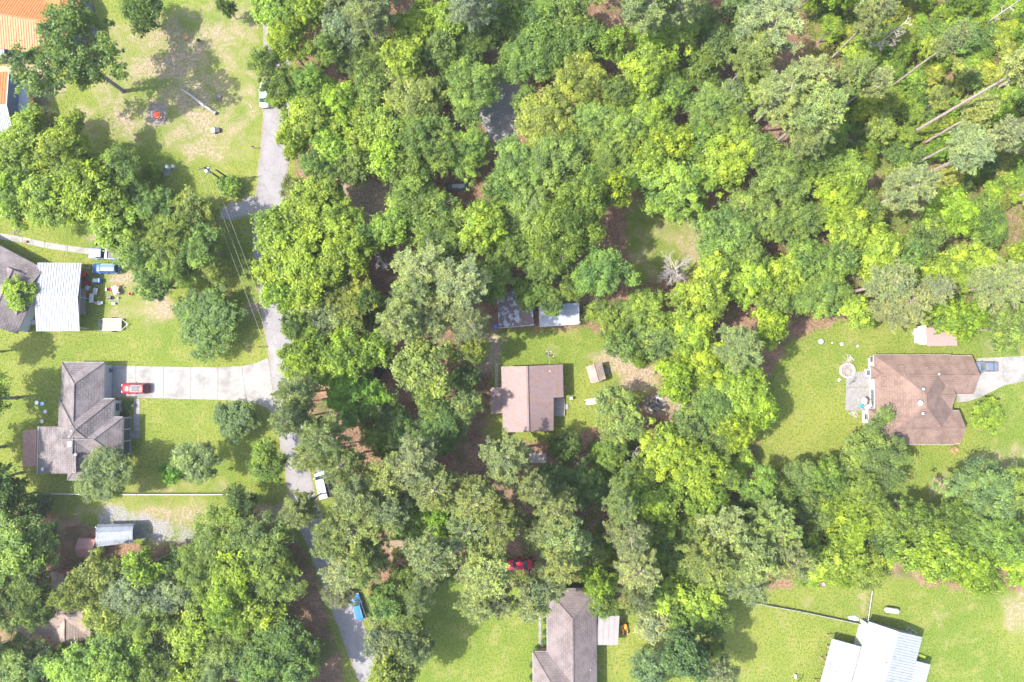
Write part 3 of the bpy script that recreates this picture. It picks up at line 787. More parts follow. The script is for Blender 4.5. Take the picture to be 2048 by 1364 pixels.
# ---- old shingled house at the left edge, turned
hE = house('angled_house', 'grey shingled house set at an angle beside the white metal carport', 10, 560)
def gable_turned(root, r0, r1, w, rise, eave, m, wall, over=.4):
    """ridge from r0 to r1 (world xy), half width w"""
    r0 = Vector((r0.x, r0.y, eave + rise)); r1 = Vector((r1.x, r1.y, eave + rise))
    d = (r1 - r0).normalized(); n = Vector((-d.y, d.x, 0))
    a0, a1, b0, b1 = r0 + n * w, r1 + n * w, r0 - n * w, r1 - n * w
    for q in (a0, a1, b0, b1): q.z = eave
    rf = MB().slab([r0, r1, a1, a0], .14).slab([r1, r0, b0, b1], .14).build('roof', m, root, world=True, uvroof=True)
    MB().tube([r0, r1], .12, 6).build('ridge_cap', m, rf, world=True)
    k = 1 - over / w
    c = [r0 + d * over + n * w * k, r1 - d * over + n * w * k, r1 - d * over - n * w * k, r0 + d * over - n * w * k]
    wb_ = MB().prism([(q.x, q.y) for q in c], 0, eave - .1)
    for rr_, sgn in ((r0, 1), (r1, -1)):
        o_ = rr_ + d * over * sgn
        t0 = [o_ + n * w * k, o_ - n * w * k, o_.copy()]
        t0[0].z = t0[1].z = eave - .12; t0[2].z = eave + rise - .2
        kk = d * .04
        wb_.add([q - kk for q in t0] + [q + kk for q in t0], [(0, 1, 2), (5, 4, 3), (0, 3, 4, 1), (1, 4, 5, 2), (2, 5, 3, 0)])
    wb_.build('wall', wall, root, world=True)
    return rf
gable_turned(hE, P(-110, 505, 4), P(50, 590, 4), 5.2, 1.9, 2.9, SH_GREY, CREAM)
gable_turned(hE, P(30, 540, 4), P(-18, 650, 4), 4.0, 1.6, 2.88, SH_GREY, CREAM)
p = P(62, 545, 2.4); window_on(hE, (p.x, p.y, 1.6), 1.1, 1.2, (.9, -.4, 0))

# ---- grey metal canopy by the brown lot
cn = house('metal_canopy', 'rounded grey corrugated metal canopy over a concrete pad on the dirt lot', 230, 1070, 'canopy')
prof = [(0, 2.0), (.12, 2.45), (.35, 2.75), (.75, 2.85), (1, 2.75)]
N0, N1_ = P(191, 1050, 2.5), P(266, 1048.5, 2.5); S0, S1_ = P(192, 1094, 2.75), P(266, 1085, 2.75)
for i in range(len(prof) - 1):
    (t0, z0), (t1, z1) = prof[i], prof[i + 1]
    A_, B_ = N0.lerp(S0, t0), N1_.lerp(S1_, t0); D_, C_ = N0.lerp(S0, t1), N1_.lerp(S1_, t1)
    A_.z = B_.z = z0; C_.z = D_.z = z1
    metal_slope(cn, A_, B_, C_, D_, METAL_GREY, .8, 3, .03)
for q in ((194, 1053), (264, 1052), (194, 1090), (264, 1082)):
    p = P(*q, 2); MB().tube([(p.x, p.y, 0), (p.x, p.y, 2.45)], .06, 6).build('post', STEEL, cn, world=True)
# ---- red-walled house under the lower-left trees
hF = house('red_house', 'tan-roofed red-walled house mostly hidden under trees behind the metal canopy', 110, 1220)
gable_turned(hF, P(20, 1228, 5), P(170, 1228, 5), 4.3, 1.9, 3.0, SH_TAN, RED_SIDING)
gable_turned(hF, P(125, 1150, 5), P(125, 1290, 5), 3.2, 1.5, 2.95, SH_TAN, RED_SIDING)
a, b_ = P(135, 1247, 2.6), P(158, 1257, 2.6)
MB().box(((a.x + b_.x) / 2, (a.y + b_.y) / 2, 2.5), (b_.x - a.x, a.y - b_.y, .08)).build('awning', METAL_WHITE, hF, world=True)
rs_ = house('red_outbuilding', 'dark red wooden outbuilding half hidden beside the grey metal canopy', 165, 1100, 'shed')
gable_turned(rs_, P(150, 1098, 3), P(186, 1098, 3), 1.6, .7, 2.3, METAL_MAROON, RED_SIDING, .2)

# ---- blue buildings with orange metal roofs, top left
hG = house('blue_house', 'dark blue house with orange ribbed metal roof behind the tall leaning oak', 70, 45)
ev, rg = 3.2, 5.2
def gable_metal(root, r0, r1, wl_, wr, rise, eave, m, wall, over=.35):
    r0 = Vector((r0.x, r0.y, eave + rise)); r1 = Vector((r1.x, r1.y, eave + rise)); d = (r1 - r0).normalized(); n = Vector((-d.y, d.x, 0))
    a0, a1, b0, b1 = r0 + n * wl_, r1 + n * wl_, r0 - n * wr, r1 - n * wr
    for q in (a0, a1, b0, b1): q.z = eave
    metal_slope(root, r0, r1, a1, a0, m, .9, 2, .06); metal_slope(root, r1, r0, b0, b1, m, .9, 2, .06)
    MB().tube([r0, r1], .12, 6).build('ridge_cap', m, root, world=True)
    c = [r0 + d * over + n * (wl_ - over), r1 - d * over + n * (wl_ - over), r1 - d * over - n * (wr - over), r0 + d * over - n * (wr - over)]
    wb_ = MB().prism([(q.x, q.y) for q in c], 0, eave - .05)
    for rr_, sgn in ((r0, 1), (r1, -1)):
        o_ = rr_ + d * over * sgn; t0 = [o_ + n * (wl_ - over), o_ - n * (wr - over), o_.copy()]
        t0[0].z = t0[1].z = eave - .1; t0[2].z = eave + rise - .15; kk = d * .04
        wb_.add([q - kk for q in t0] + [q + kk for q in t0], [(0, 1, 2), (5, 4, 3), (0, 3, 4, 1), (1, 4, 5, 2), (2, 5, 3, 0)])
    wb_.build('wall', wall, root, world=True)
gable_metal(hG, P(-100, 12, rg), P(140, 50, rg), 5.0, 5.2, 2.0, ev, METAL_ORANGE, BLUE_SIDING)
gable_metal(hG, P(80, -70, rg), P(124, 14, rg), 3.0, 3.4, 1.5, ev, METAL_ORANGE, BLUE_SIDING)
p = P(124, 22, 1.6); window_on(hG, (p.x + .55, p.y, 1.6), 1.0, 1.2, (.9, -.35, 0))
hH = house('blue_barn', 'tall dark blue barn with orange and white metal roof and grey side awning', 20, 210, 'barn')
e0 = 5.0; r0_ = 6.6
Ra, Rb = P(14, 140, e0), P(8, 210, r0_)
# barn: ridge runs east-west, gable wall faces the yard
gN, gR, gS = P(18, 143, e0), P(13, 210, r0_), P(28, 274, e0)
wv = Vector((-14, -1.0, 0))
metal_slope(hH, gR, gR + wv, gN + wv, gN, METAL_ORANGE, .9, 2, .06)
metal_slope(hH, gR + wv, gR, gS, gS + wv, METAL_WHITE, .9, 3, .05)
MB().tube([gR, gR + wv], .13, 6).build('ridge_cap', WHITE, hH, world=True)
for q in ((gN, gR), (gR, gS)): MB().tube([q[0], q[1]], .1, 6).build('rake_trim', WHITE, hH, world=True)
ins = Vector((-.35, 0, 0))
g1, g2, g3 = gN + ins + Vector((0, -.3, -.15)), gR + ins + Vector((0, 0, -.2)), gS + ins + Vector((0, .3, -.15))
xw = g2.x; pts = [(g1.y, 0), (g1.y, g1.z), (g2.y, g2.z), (g3.y, g3.z), (g3.y, 0)]
vs = [(xw + (0 if True else 0), y, z) for y, z in pts] + [(xw - 13, y - .9, z) for y, z in pts]
MB().add(vs, [(0, 1, 2, 3, 4), (9, 8, 7, 6, 5), (0, 5, 6, 1), (1, 6, 7, 2), (2, 7, 8, 3), (3, 8, 9, 4), (4, 9, 5, 0)]).build('wall', BLUE_SIDING, hH, world=True)
MB().slab([P(22, 163, 3.6), P(54, 166, 2.9), P(60, 234, 2.9), P(27, 218, 3.6)], .1).build('awning', METAL_BEIGE if False else mat('pale_grey_metal', (.26, .275, .31), .5, .06, 2), hH, world=True)
metal_slope(hH, P(54.5, 166, 2.85), P(60.5, 234, 2.85), P(72, 236, 2.5), P(64, 172, 2.5), METAL_ORANGE, .8, 2, .05)
for q in ((60, 172), (69, 232)):
    p = P(*q, 2.4); MB().box((p.x, p.y, 1.2), (.14, .14, 2.4)).build('post', BLUE_SIDING, hH, world=True)
p = P(49, 254, 1.7); window_on(hH, (xw + .01, p.y - .1, 1.8), 1.5, 1.2, '+x')
hI = house('porch_deck', 'white-roofed porch and plank landing between the two blue buildings', 15, 110, 'porch')
metal_slope(hI, P(-60, 60, 3.0), P(9, 62, 3.0), P(8, 116, 2.8), P(-60, 116, 2.8), METAL_WHITE, .9, 2, .05)
for q in ((5, 66), (5, 112)):
    p = P(*q, 2.7); MB().box((p.x, p.y, 1.38), (.14, .14, 2.76)).build('post', WHITE, hI, world=True)
a, b_ = P(-40, 132, .35), P(22, 150, .35)
for i in range(10):
    y = a.y + (b_.y - a.y) * (i + .5) / 10
    MB().box(((a.x + b_.x) / 2, y, .17), (b_.x - a.x, abs(b_.y - a.y) / 10 - .02, .34)).build('plank', TIMBER, hI, world=True)

# ---- white metal-roofed house bottom right, turned
hJ = house('white_roofed_house', 'house with bright white ribbed metal roofs on the lawn by the propane tank', 1760, 1330)
ev, rg = 3.0, 4.4
tl, rt, tr = P(1737.5, 1243, ev), P(1796.5, 1263, rg), P(1845, 1274, ev)
dv = (P(1769.6, 1364, rg) - rt).normalized() * 16.5; dv.z = 0
metal_slope(hJ, rt, rt + dv, tr + dv, tr, METAL_WHITE, .92, 2, .06, rib_w=.09)
metal_slope(hJ, rt + dv, rt, tl, tl + dv, METAL_WHITE, .92, 2, .06, rib_w=.09)
MB().tube([rt + Vector((0, 0, .02)), rt + dv], .13, 6).build('ridge_cap', METAL_WHITE, hJ, world=True)
wl2, wl1 = P(1722, 1293, ev - .1), P(1664, 1277, 2.5)
dv2 = dv.normalized() * 12
metal_slope(hJ, wl2, wl2 + dv2, wl1 + dv2, wl1, METAL_WHITE, .92, 2, .06, rib_w=.09)
wr1, wr2 = P(1832, 1321.5, ev - .1), P(1861, 1329, 2.6)
metal_slope(hJ, wr1, wr1 + dv2, wr2 + dv2, wr2, METAL_WHITE, .92, 2, .06, rib_w=.09)
u = dv.normalized()
c = [tl, tr, tr + dv, tl + dv]; ctr_ = sum(c, Vector()) / 4
MB().prism([((q + (ctr_ - q).normalized() * .6).x, (q + (ctr_ - q).normalized() * .6).y) for q in c], 0, ev - .1).build('wall', WHITE, hJ, world=True)
nn = u * .04
t0 = [tl + u * .45, tr + u * .45, rt + u * .45]; t0 = [q - Vector((0, 0, .12)) for q in t0]
MB().add([q - nn for q in t0] + [q + nn for q in t0], [(0, 1, 2), (5, 4, 3), (0, 3, 4, 1), (1, 4, 5, 2), (2, 5, 3, 0)]).build('gable', WHITE, hJ, world=True)
for q in (wl1, wl1.lerp(wl1 + dv2, .33), wl1.lerp(wl1 + dv2, .66), wl1 + dv2):
    p = q + u * .2 + Vector((.25, 0, 0)); MB().box((p.x, p.y, 1.22), (.13, .13, 2.44)).build('post', TIMBER, hJ, world=True)
for q in (wr2, wr2.lerp(wr2 + dv2, .5)):
    p = q + u * .2 - Vector((.2, 0, 0)); MB().box((p.x, p.y, 1.25), (.13, .13, 2.5)).build('post', WHITE, hJ, world=True)
for q in ((1752, 1310), (1763, 1318), (1758, 1336)): MB().tube([P(*q, 3.5), P(*q, 3.85)], .05, 6).build('vent_pipe', STEEL, hJ, world=True)
MB().tube([P(1773, 1326, 3.9), P(1773, 1326, 4.5)], .09, 6).build('vent_pipe', BLACK, hJ, world=True)

# ---- pink-roofed shed with white ramp behind the brown house
hK = house('garden_shed', 'low brown-roofed shed with white lean-to against the woods', 1880, 672, 'shed')
MB().slab([P(1852, 655, 2.6), P(1914, 655, 2.6), P(1915, 691, 2.3), P(1854, 692, 2.3)], .1).build('roof', mat('dusty_brown_roof', (.25, .16, .14), .8, .1, 2), hK, world=True)
a, b_ = P(1856, 660, 2.3), P(1911, 686, 2.3)
MB().prism([(a.x, a.y), (b_.x, a.y), (b_.x, b_.y), (a.x, b_.y)], 0, 2.2).build('wall', mat('brown_siding', (.35, .2, .16), .8, .1, 2), hK, world=True)
MB().slab([P(1836, 653, 1.7), P(1852, 650, 2.25), P(1858, 670, 2.25), P(1852, 689, 2.25), P(1836, 688, 1.7)], .08).build('side_roof', WHITE, hK, world=True)
a, b_ = P(1838, 656, 1.6), P(1851, 686, 1.6)
MB().prism([(a.x, a.y), (b_.x, a.y), (b_.x, b_.y), (a.x, b_.y)], 0, 1.55).build('side_wall', WHITE, hK, world=True)
ld = thing('ladder', 'short white ladder leaning on the white side of the garden shed', 'ladder', P(1826, 667))
A_, B_ = P(1823, 667, 0), P(1836, 667, 1.6)
for s in (-.25, .25): MB().tube([A_ + Vector((0, s, 0)), B_ + Vector((0, s, .1))], .045, 6).build('rail', WHITE, ld, world=True)
for k in range(5): q = A_.lerp(B_, (k + .6) / 5.4); MB().tube([q + Vector((0, -.25, .02)), q + Vector((0, .25, .02))], .035, 6).build('rung', WHITE, ld, world=True)

# ================================================================== TREES
rng = np.random.default_rng(11)
def unit(n):
    v = rng.normal(size=(n, 3)); return v / np.linalg.norm(v, axis=1, keepdims=True)
def leaf_quads(c, nrm, L, Wd, tone):
    """folded rhombus leaves: c centres, nrm normals"""
    n = len(c)
    t = np.cross(nrm, unit(n)); t /= np.linalg.norm(t, axis=1, keepdims=True) + 1e-9
    b = np.cross(nrm, t)
    L = L[:, None]; Wd = Wd[:, None]
    fold = nrm * Wd * rng.uniform(-.5, .7, (n, 1))
    v = np.stack([c - t * L, c + b * Wd + fold, c + t * L, c - b * Wd + fold], 1).reshape(-1, 3)
    f = np.arange(n * 4).reshape(n, 4)
    return v, f, np.repeat(tone, 4)
def crown_broad(Rr, z0, z1, n_clump, clump_r, leaves, leaf, lobes=0.22, fill=0.25):
    """clumps spread over an uneven envelope, each a shell of leaves"""
    cz = (z0 + z1) / 2; hz = (z1 - z0) / 2
    ph = rng.uniform(0, 6.28, 6)
    cs = []
    tries = 0
    while len(cs) < n_clump and tries < n_clump * 60:
        tries += 1
        d = unit(1)[0]
        if d[2] < -0.35 or rng.random() > 0.45 + 0.55 * (d[2] + .35): continue
        az = math.atan2(d[1], d[0])
        rr = 1 + lobes * (math.sin(2 * az + ph[0]) * .5 + math.sin(3 * az + ph[1]) * .6 + math.sin(5 * az + ph[2]) * .4) + .12 * math.sin(4 * d[2] + ph[3])
        q = rng.uniform(.50, 1.0) ** .7 if rng.random() < .6 else rng.uniform(.9, 1.04)
        k = clump_r * rng.uniform(.5, 1.5)
        p = np.array([d[0] * (Rr - k * .6) * rr * q, d[1] * (Rr - k * .6) * rr * q, cz + d[2] * (hz - k * .4) * q * rng.uniform(.82, 1.05)])
        if any(np.linalg.norm(p - o[0]) < .62 * (k + o[1]) * .62 for o in cs): continue
        cs.append((p, k))
    V = []; F = []; T = []; n0 = 0
    for p, k in cs:
        n = int(leaves * (k / clump_r) ** 2)
        # sub-clumps give the cauliflower look
        m = max(4, int(7 * (k / clump_r)))
        sd = unit(m); sd[:, 2] = np.abs(sd[:, 2]) * .9 - .15
        sc = p + sd * k * np.array([.72, .72, .5])
        which = rng.integers(0, m, n)
        d = unit(n); d[:, 2] = np.where(d[:, 2] < -.2, -d[:, 2], d[:, 2])
        c = sc[which] + d * (k * .46) * rng.uniform(.65, 1.08, (n, 1)) * np.array([1, 1, .8])
        nr = d * .7 + unit(n) * .5 + np.array([-.25, 0, .6]); nr /= np.linalg.norm(nr, axis=1, keepdims=True)
        sz = leaf * rng.uniform(.55, 1.25, n)
        ctone = rng.uniform(.15, .85)
        stone = rng.uniform(-.3, .3, m)
        tone = np.clip(ctone + stone[which] + rng.normal(0, .16, n), 0, 1)
        far = rng.random(n) < .2
        c = np.where(far[:, None], p + (c - p) * rng.uniform(1.05, 1.7, (n, 1)), c)
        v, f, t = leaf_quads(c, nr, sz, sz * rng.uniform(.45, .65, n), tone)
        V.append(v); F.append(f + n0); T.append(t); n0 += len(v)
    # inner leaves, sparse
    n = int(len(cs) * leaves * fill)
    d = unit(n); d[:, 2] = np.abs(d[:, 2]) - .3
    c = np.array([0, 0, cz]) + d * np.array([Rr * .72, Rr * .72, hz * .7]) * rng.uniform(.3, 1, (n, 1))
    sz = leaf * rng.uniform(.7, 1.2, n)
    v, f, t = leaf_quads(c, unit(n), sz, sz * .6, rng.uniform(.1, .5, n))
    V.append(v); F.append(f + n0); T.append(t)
    return np.concatenate(V), np.concatenate(F), np.concatenate(T), cs
def bend(p0, p1, k, amp):
    pts = []
    for i in range(k + 1):
        t = i / k; q = p0.lerp(p1, t)
        q.x += math.sin(t * math.pi) * rnd.uniform(-amp, amp); q.y += math.sin(t * math.pi) * rnd.uniform(-amp, amp); q.z += math.sin(t * math.pi) * amp * .8
        pts.append(q)
    return pts
def trunk_broad(h, cs, r=.28, fork=.45, n_limb=16):
    mb = MB()
    top = Vector((rnd.uniform(-.4, .4), rnd.uniform(-.4, .4), h * .8))
    base = [Vector((0, 0, -.15)), Vector((0, 0, .35)), Vector((rnd.uniform(-.1, .1), rnd.uniform(-.1, .1), h * fork * .6)), Vector((top.x * .4, top.y * .4, h * fork)), top]
    mb.tube(base, [r * 1.5, r * 1.08, r * .9, r * .75, r * .12], 8)
    order = sorted(cs, key=lambda c: -c[0][2])
    pick = order[::max(1, len(order) // n_limb)]
    for p, k in pick:
        tz = rnd.uniform(fork * .8, .68) * h
        s = Vector((0, 0, tz)); e = Vector(p) + Vector((0, 0, k * .1))
        pts = bend(s, e, 4, .35)
        rr = r * .42
        mb.tube(pts, [rr, rr * .75, rr * .5, rr * .3, rr * .12], 5, cap=False)
        for _ in range(2):
            q = pts[3]; e2 = Vector(p) + Vector((rnd.uniform(-k, k), rnd.uniform(-k, k), rnd.uniform(0, k) * .9))
            mb.tube(bend(q, e2, 2, .15), [rr * .3, rr * .2, rr * .07], 4, cap=False)
    return mb
def mesh_of(mb, name, m):
    me = bpy.data.meshes.new(name); me.from_pydata([tuple(v) for v in mb.v], [], mb.f); me.materials.append(m)
    for p in me.polygons: p.use_smooth = True
    return me
PROTO = {}
def proto_broad(kind, Rr, h, z0, n_clump, clump_r, leaves, leaf, lobes, fill=.25, r=.28):
    v, f, t, cs = crown_broad(Rr, z0, h, n_clump, clump_r, leaves, leaf, lobes, fill)
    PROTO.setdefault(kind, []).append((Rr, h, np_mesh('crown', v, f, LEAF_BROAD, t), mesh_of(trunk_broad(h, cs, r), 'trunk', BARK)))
for i in range(6): proto_broad('L', 5.0, 14, 4.5, 60, 1.15, 235, .215, .32, .12)       # lime hardwoods: lobed, coarse leaves
for i in range(2): proto_broad('L', 3.2, 10, 3.2, 34, .95, 205, .195, .28, .12, .2)
for i in range(6): proto_broad('M', 5.0, 14, 4.0, 76, 1.08, 250, .165, .27, .1)
for i in range(2): proto_broad('M', 3.2, 9, 2.6, 42, .85, 220, .15, .24, .15, .2)
for i in range(3): proto_broad('D', 5.0, 12, 3.5, 84, 1.02, 260, .15, .22, .15)
for i in range(2): proto_broad('D', 3.0, 7, 1.6, 44, .8, 220, .14, .2, .2, .16)
for i in range(2): proto_broad('T', 5.0, 13, 4.0, 48, .95, 120, .2, .22, .04, .26)     # thin crowns with the limbs showing
for i in range(4): proto_broad('B', 2.2, 3.2, .1, 34, .7, 130, .16, .16, .35, .09)      # shrubs, leafy to the ground

proto_broad('O', 9.0, 22, 8.0, 120, 1.3, 150, .25, .42, .03, .42)   # wide airy oak

def proto_pine(Rr, h, z0, dens=1.0):
    mb = MB()
    lean = Vector((rnd.uniform(-.5, .5), rnd.uniform(-.5, .5), 0))
    tp = [Vector((0, 0, -.15)), Vector((0, 0, .4)), lean * .3 + Vector((0, 0, h * .4)), lean * .6 + Vector((0, 0, h * .7)), lean + Vector((0, 0, h * .98))]
    mb.tube(tp, [.36, .27, .23, .16, .03], 8)
    cl = []
    z = z0; a = rnd.uniform(0, 6.28)
    while z < h - .3:
        u = (z - z0) / (h - z0)
        reach = Rr * (math.sin((.22 + .78 * (1 - u)) * math.pi * .62) ** .8 if u > .15 else .45 + 3.2 * u)
        for k in range(rnd.choice((2, 3, 3, 4))):
            a += 2.4 + rnd.uniform(-.5, .5)
            Lb = max(.5, reach * rnd.uniform(.6, 1.08))
            o = lean * (z / h) + Vector((0, 0, z)); e = o + Vector((math.cos(a) * Lb, math.sin(a) * Lb, Lb * rnd.uniform(.1, .4)))
            pts = bend(o, e, 3, .12)
            mb.tube(pts, [.075, .055, .035, .012], 4, cap=False)
            n = max(2, int(Lb * 1.7))
            for j in range(n):
                q = pts[0].lerp(pts[-1], .38 + .64 * j / max(1, n - 1))
                s = rnd.uniform(-1, 1) * Lb * .2
                cl.append((np.array([q.x - math.sin(a) * s, q.y + math.cos(a) * s, q.z + rnd.uniform(0, .3)]), rnd.uniform(.38, .68)))
        z += rnd.uniform(.38, .62) * (h - z0) / 10
    cl.append((np.array([lean.x, lean.y, h - .2]), .55))
    V = []; T = []
    for p, k in cl:
        m = int(7 * dens * (k / .5) ** 2) + 2
        tc = p + unit(m) * k * np.array([1.05, 1.05, .6]) * rng.uniform(.3, 1, (m, 1))
        nb = 9
        c = np.repeat(tc, nb, 0); d = unit(m * nb); d[:, 2] = np.abs(d[:, 2]) * .8 + .1 * rng.normal(size=m * nb)
        L = rng.uniform(.2, .42, (m * nb, 1))
        w = np.cross(d, unit(m * nb)); w /= np.linalg.norm(w, axis=1, keepdims=True) + 1e-9
        V.append(np.stack([c + w * .05, c - w * .05, c + d * L + w * .035, c + d * L - w * .035], 1)[:, [0, 1, 3, 2]].reshape(-1, 3))
        ct_ = rng.uniform(.2, .8)
        T.append(np.repeat(np.clip(ct_ + np.repeat(rng.normal(0, .22, m), nb), 0, 1), 4))
    V = np.concatenate(V); T = np.concatenate(T)
    F = np.arange(len(V)).reshape(-1, 4)
    return (Rr, h, np_mesh('crown', V, F, LEAF_PINE, T), mesh_of(mb, 'trunk', BARK_PINE))
PROTO['P'] = [proto_pine(4.6, 24, 12.5), proto_pine(4.4, 24, 13.5, 1.15), proto_pine(4.8, 24, 12, .9), proto_pine(4.2, 24, 14), proto_pine(4.6, 24, 13, 1.1)]
PROTO['Q'] = [proto_pine(3.0, 24, 17.5, .8), proto_pine(3.2, 24, 17, .9)]     # tall bare-stemmed pines

COL = {'L': (.18, .26, .03), 'M': (.132, .2, .042), 'D': (.1, .157, .04), 'P': (.235, .272, .098), 'Q': (.228, .262, .098), 'T': (.162, .226, .05), 'B': (.158, .238, .03), 'O': (.125, .185, .038)}
DEF_H = {'L': 12, 'M': 11, 'D': 9.5, 'P': 20, 'Q': 30, 'T': 12, 'B': 2.8, 'O': 22}
CAT = {'L': 'tree', 'M': 'tree', 'D': 'tree', 'P': 'tree', 'Q': 'tree', 'T': 'tree', 'B': 'shrub', 'O': 'tree'}
NAME = {'L': 'hardwood_tree', 'M': 'hardwood_tree', 'D': 'oak_tree', 'P': 'pine_tree', 'Q': 'pine_tree', 'T': 'hardwood_tree', 'B': 'shrub', 'O': 'oak_tree'}
def tree_at(loc, Rw, h, kind, label, group=None, col=None, name=None, cat=None):
    small = Rw < 3.9
    ps = PROTO[kind]
    if kind in 'LMD':
        ps = [p for p in ps if (p[0] < 4) == small]
    p = rnd.choice(ps)
    root = thing(name or NAME[kind], label, cat or CAT[kind], loc, rnd.uniform(0, 6.28), group)
    s = Rw / p[0]
    root.scale = (s * rnd.uniform(.94, 1.06), s * rnd.uniform(.94, 1.06), h / p[1])
    t = bpy.data.objects.new('trunk', p[3]); C.objects.link(t); t.parent = root
    c = bpy.data.objects.new('crown', p[2]); C.objects.link(c); c.parent = root
    k = col or COL[kind]
    j = rnd.uniform(.86, 1.16); w = rnd.uniform(.9, 1.06)
    c.color = (k[0] * j * w, k[1] * j, k[2] * j * rnd.uniform(.8, 1.3), 1)
    return root
def crown_at(px, py, r, kind, h=None, label=None, group=None, col=None, **kw):
    h = h or DEF_H[kind] * rnd.uniform(.88, 1.12)
    hc = h * {'P': .72, 'Q': .84, 'B': .5}.get(kind, .74)
    q = P(px, py, hc); Rw = mlen(r, hc) * (.93 if kind != 'P' else .93)
    return tree_at((q.x, q.y, 0), Rw, h, kind, label, group, col, **kw)

YEL = (.19, .268, .03); OLIVE = (.175, .215, .042); SAGE = (.155, .20, .085); DEEP = (.08, .13, .038); GREY = (.205, .23, .11); BLUEG = (.1, .168, .06)

# --- single trees, each with its own label: (x, y, r, kind, h, colour, label)
SINGLE = [
 (280, 18, 48, 'D', 8, None, 'dense dark round tree on the lawn north of the covered fire ring'),
 (452, 12, 20, 'D', 6, None, 'little dark tree beside the bare fence strip at the road end'),
 (86, 243, 32, 'T', 8, GREY, 'sparse greyish tree in front of the blue barn window'),
 (35, 585, 33, 'L', 6, YEL, 'small yellow-green tree between angled house and white carport'),
 (412, 640, 74, 'D', 6, (.085, .14, .024), 'broad low dark evergreen tree on the lawn north of the long driveway'),
 (458, 372, 26, 'B', 3, None, 'leafy shrub at the foot of the transformer pole'),
 (470, 840, 48, 'D', 5, DEEP, 'soft dark round tree on the front lawn below the long driveway'),
 (212, 948, 60, 'D', 9, SAGE, 'pale sage-green tree overhanging the south end of grey hip-roofed house'),
 (343, 944, 24, 'B', 3.2, (.11, .25, .02), 'vivid green shrub beside the sage-coloured yard tree'),
 (392, 925, 44, 'M', 10, SAGE, 'sage-coloured upright tree beside the vivid green shrub'),
 (82, 1010, 30, 'B', 3.5, SAGE, 'pale shrub at the west end of the white fence'),
 (478, 1008, 34, 'M', 8, DEEP, 'dark tree at the east end of the white fence'),
 (532, 925, 40, 'M', 10, (.12, .18, .03), 'bright-edged tree on the verge south of the driveway apron'),
 (1980, 832, 34, 'L', 5, (.21, .285, .05), 'small round yellow-green tree alone on the lawn by curved driveway'),
 (1757, 905, 74, 'M', 9, (.12, .178, .055), 'broad mid-green tree shading the south-west corner of the brown-roofed house'),
 (1965, 985, 76, 'M', 11, (.12, .185, .055), 'large rounded tree at lawn edge south of the brown-roofed house'),
 (1478, 926, 34, 'L', 6, YEL, 'bright yellow-green small tree at the lawn edge west of brown-roofed house'),
 (1300, 1345, 46, 'D', 7, BLUEG, 'dark bluish-green tree on the lawn east of the long pinkish-roofed house'),
 (1372, 1312, 48, 'D', 19, BLUEG, 'dark spreading tree between pinkish-roofed house and the grey fence'),
 (1310, 1242, 44, 'D', 9, GREY, 'grey-green thin tree east of the flat beige carport'),
 (1740, 1130, 44, 'D', 9, OLIVE, 'olive-grey tree at the head of the chain-link fence'),
 (1240, 832, 62, 'T', 10, None, 'open-crowned tree with pale bare limbs showing beside the plank pile'),
 (850, 735, 78, 'T', 14, (.16, .225, .055), 'large open-crowned tree with pale limbs west of the pink-roofed cottage'),
 (934, 806, 38, 'T', 12, SAGE, 'pale-topped tree at the west porch of the pink-roofed cottage'),
 (955, 716, 16, 'B', 2, YEL, 'small yellow-flowered shrub northwest of the pink-roofed cottage'),
 (1278, 718, 20, 'B', 2.2, YEL, 'yellow shrub at the wood edge behind the small tan shed'),
 (1062, 585, 38, 'D', 8, None, 'dark small tree leaning over the rusty shed roof'),
 (1104, 604, 30, 'M', 9, None, 'tree overhanging the pale blue-white shed roof'),
 (1352, 375, 74, 'L', 14, (.16, .24, .045), 'big rounded light-green tree on the north side of the dry clearing'),
 (785, 455, 46, 'L', 12, None, 'round lime-green tree east of the bare pink dirt patch'),
 (970, 458, 58, 'L', 14, None, 'lime-green hardwood just north of the central pines'),
 (1130, 895, 36, 'D', 7, DEEP, 'very dark tree beside the grey board platform'),
 (1226, 905, 36, 'M', 8, None, 'round green tree by the rusty plank south of the plank pile'),
 (684, 1180, 38, 'P', 15, GREY, 'greyish pine overhanging the parked blue car'),
 (590, 382, 34, 'M', 8, SAGE, 'pale tree at the road edge by the gravel apron'),
 (305, 345, 22, 'B', 3, None, 'shrub at the south edge of the fire-ring lawn'),
]
SINGLE.append((140, 105, 108, 'O', 20, (.105, .16, .036), 'tall wide-spreading oak leaning over the orange-roofed blue house'))
for (x, y, r, k, h, c, lb) in SINGLE: crown_at(x, y, r, k, h, lb, None, c)

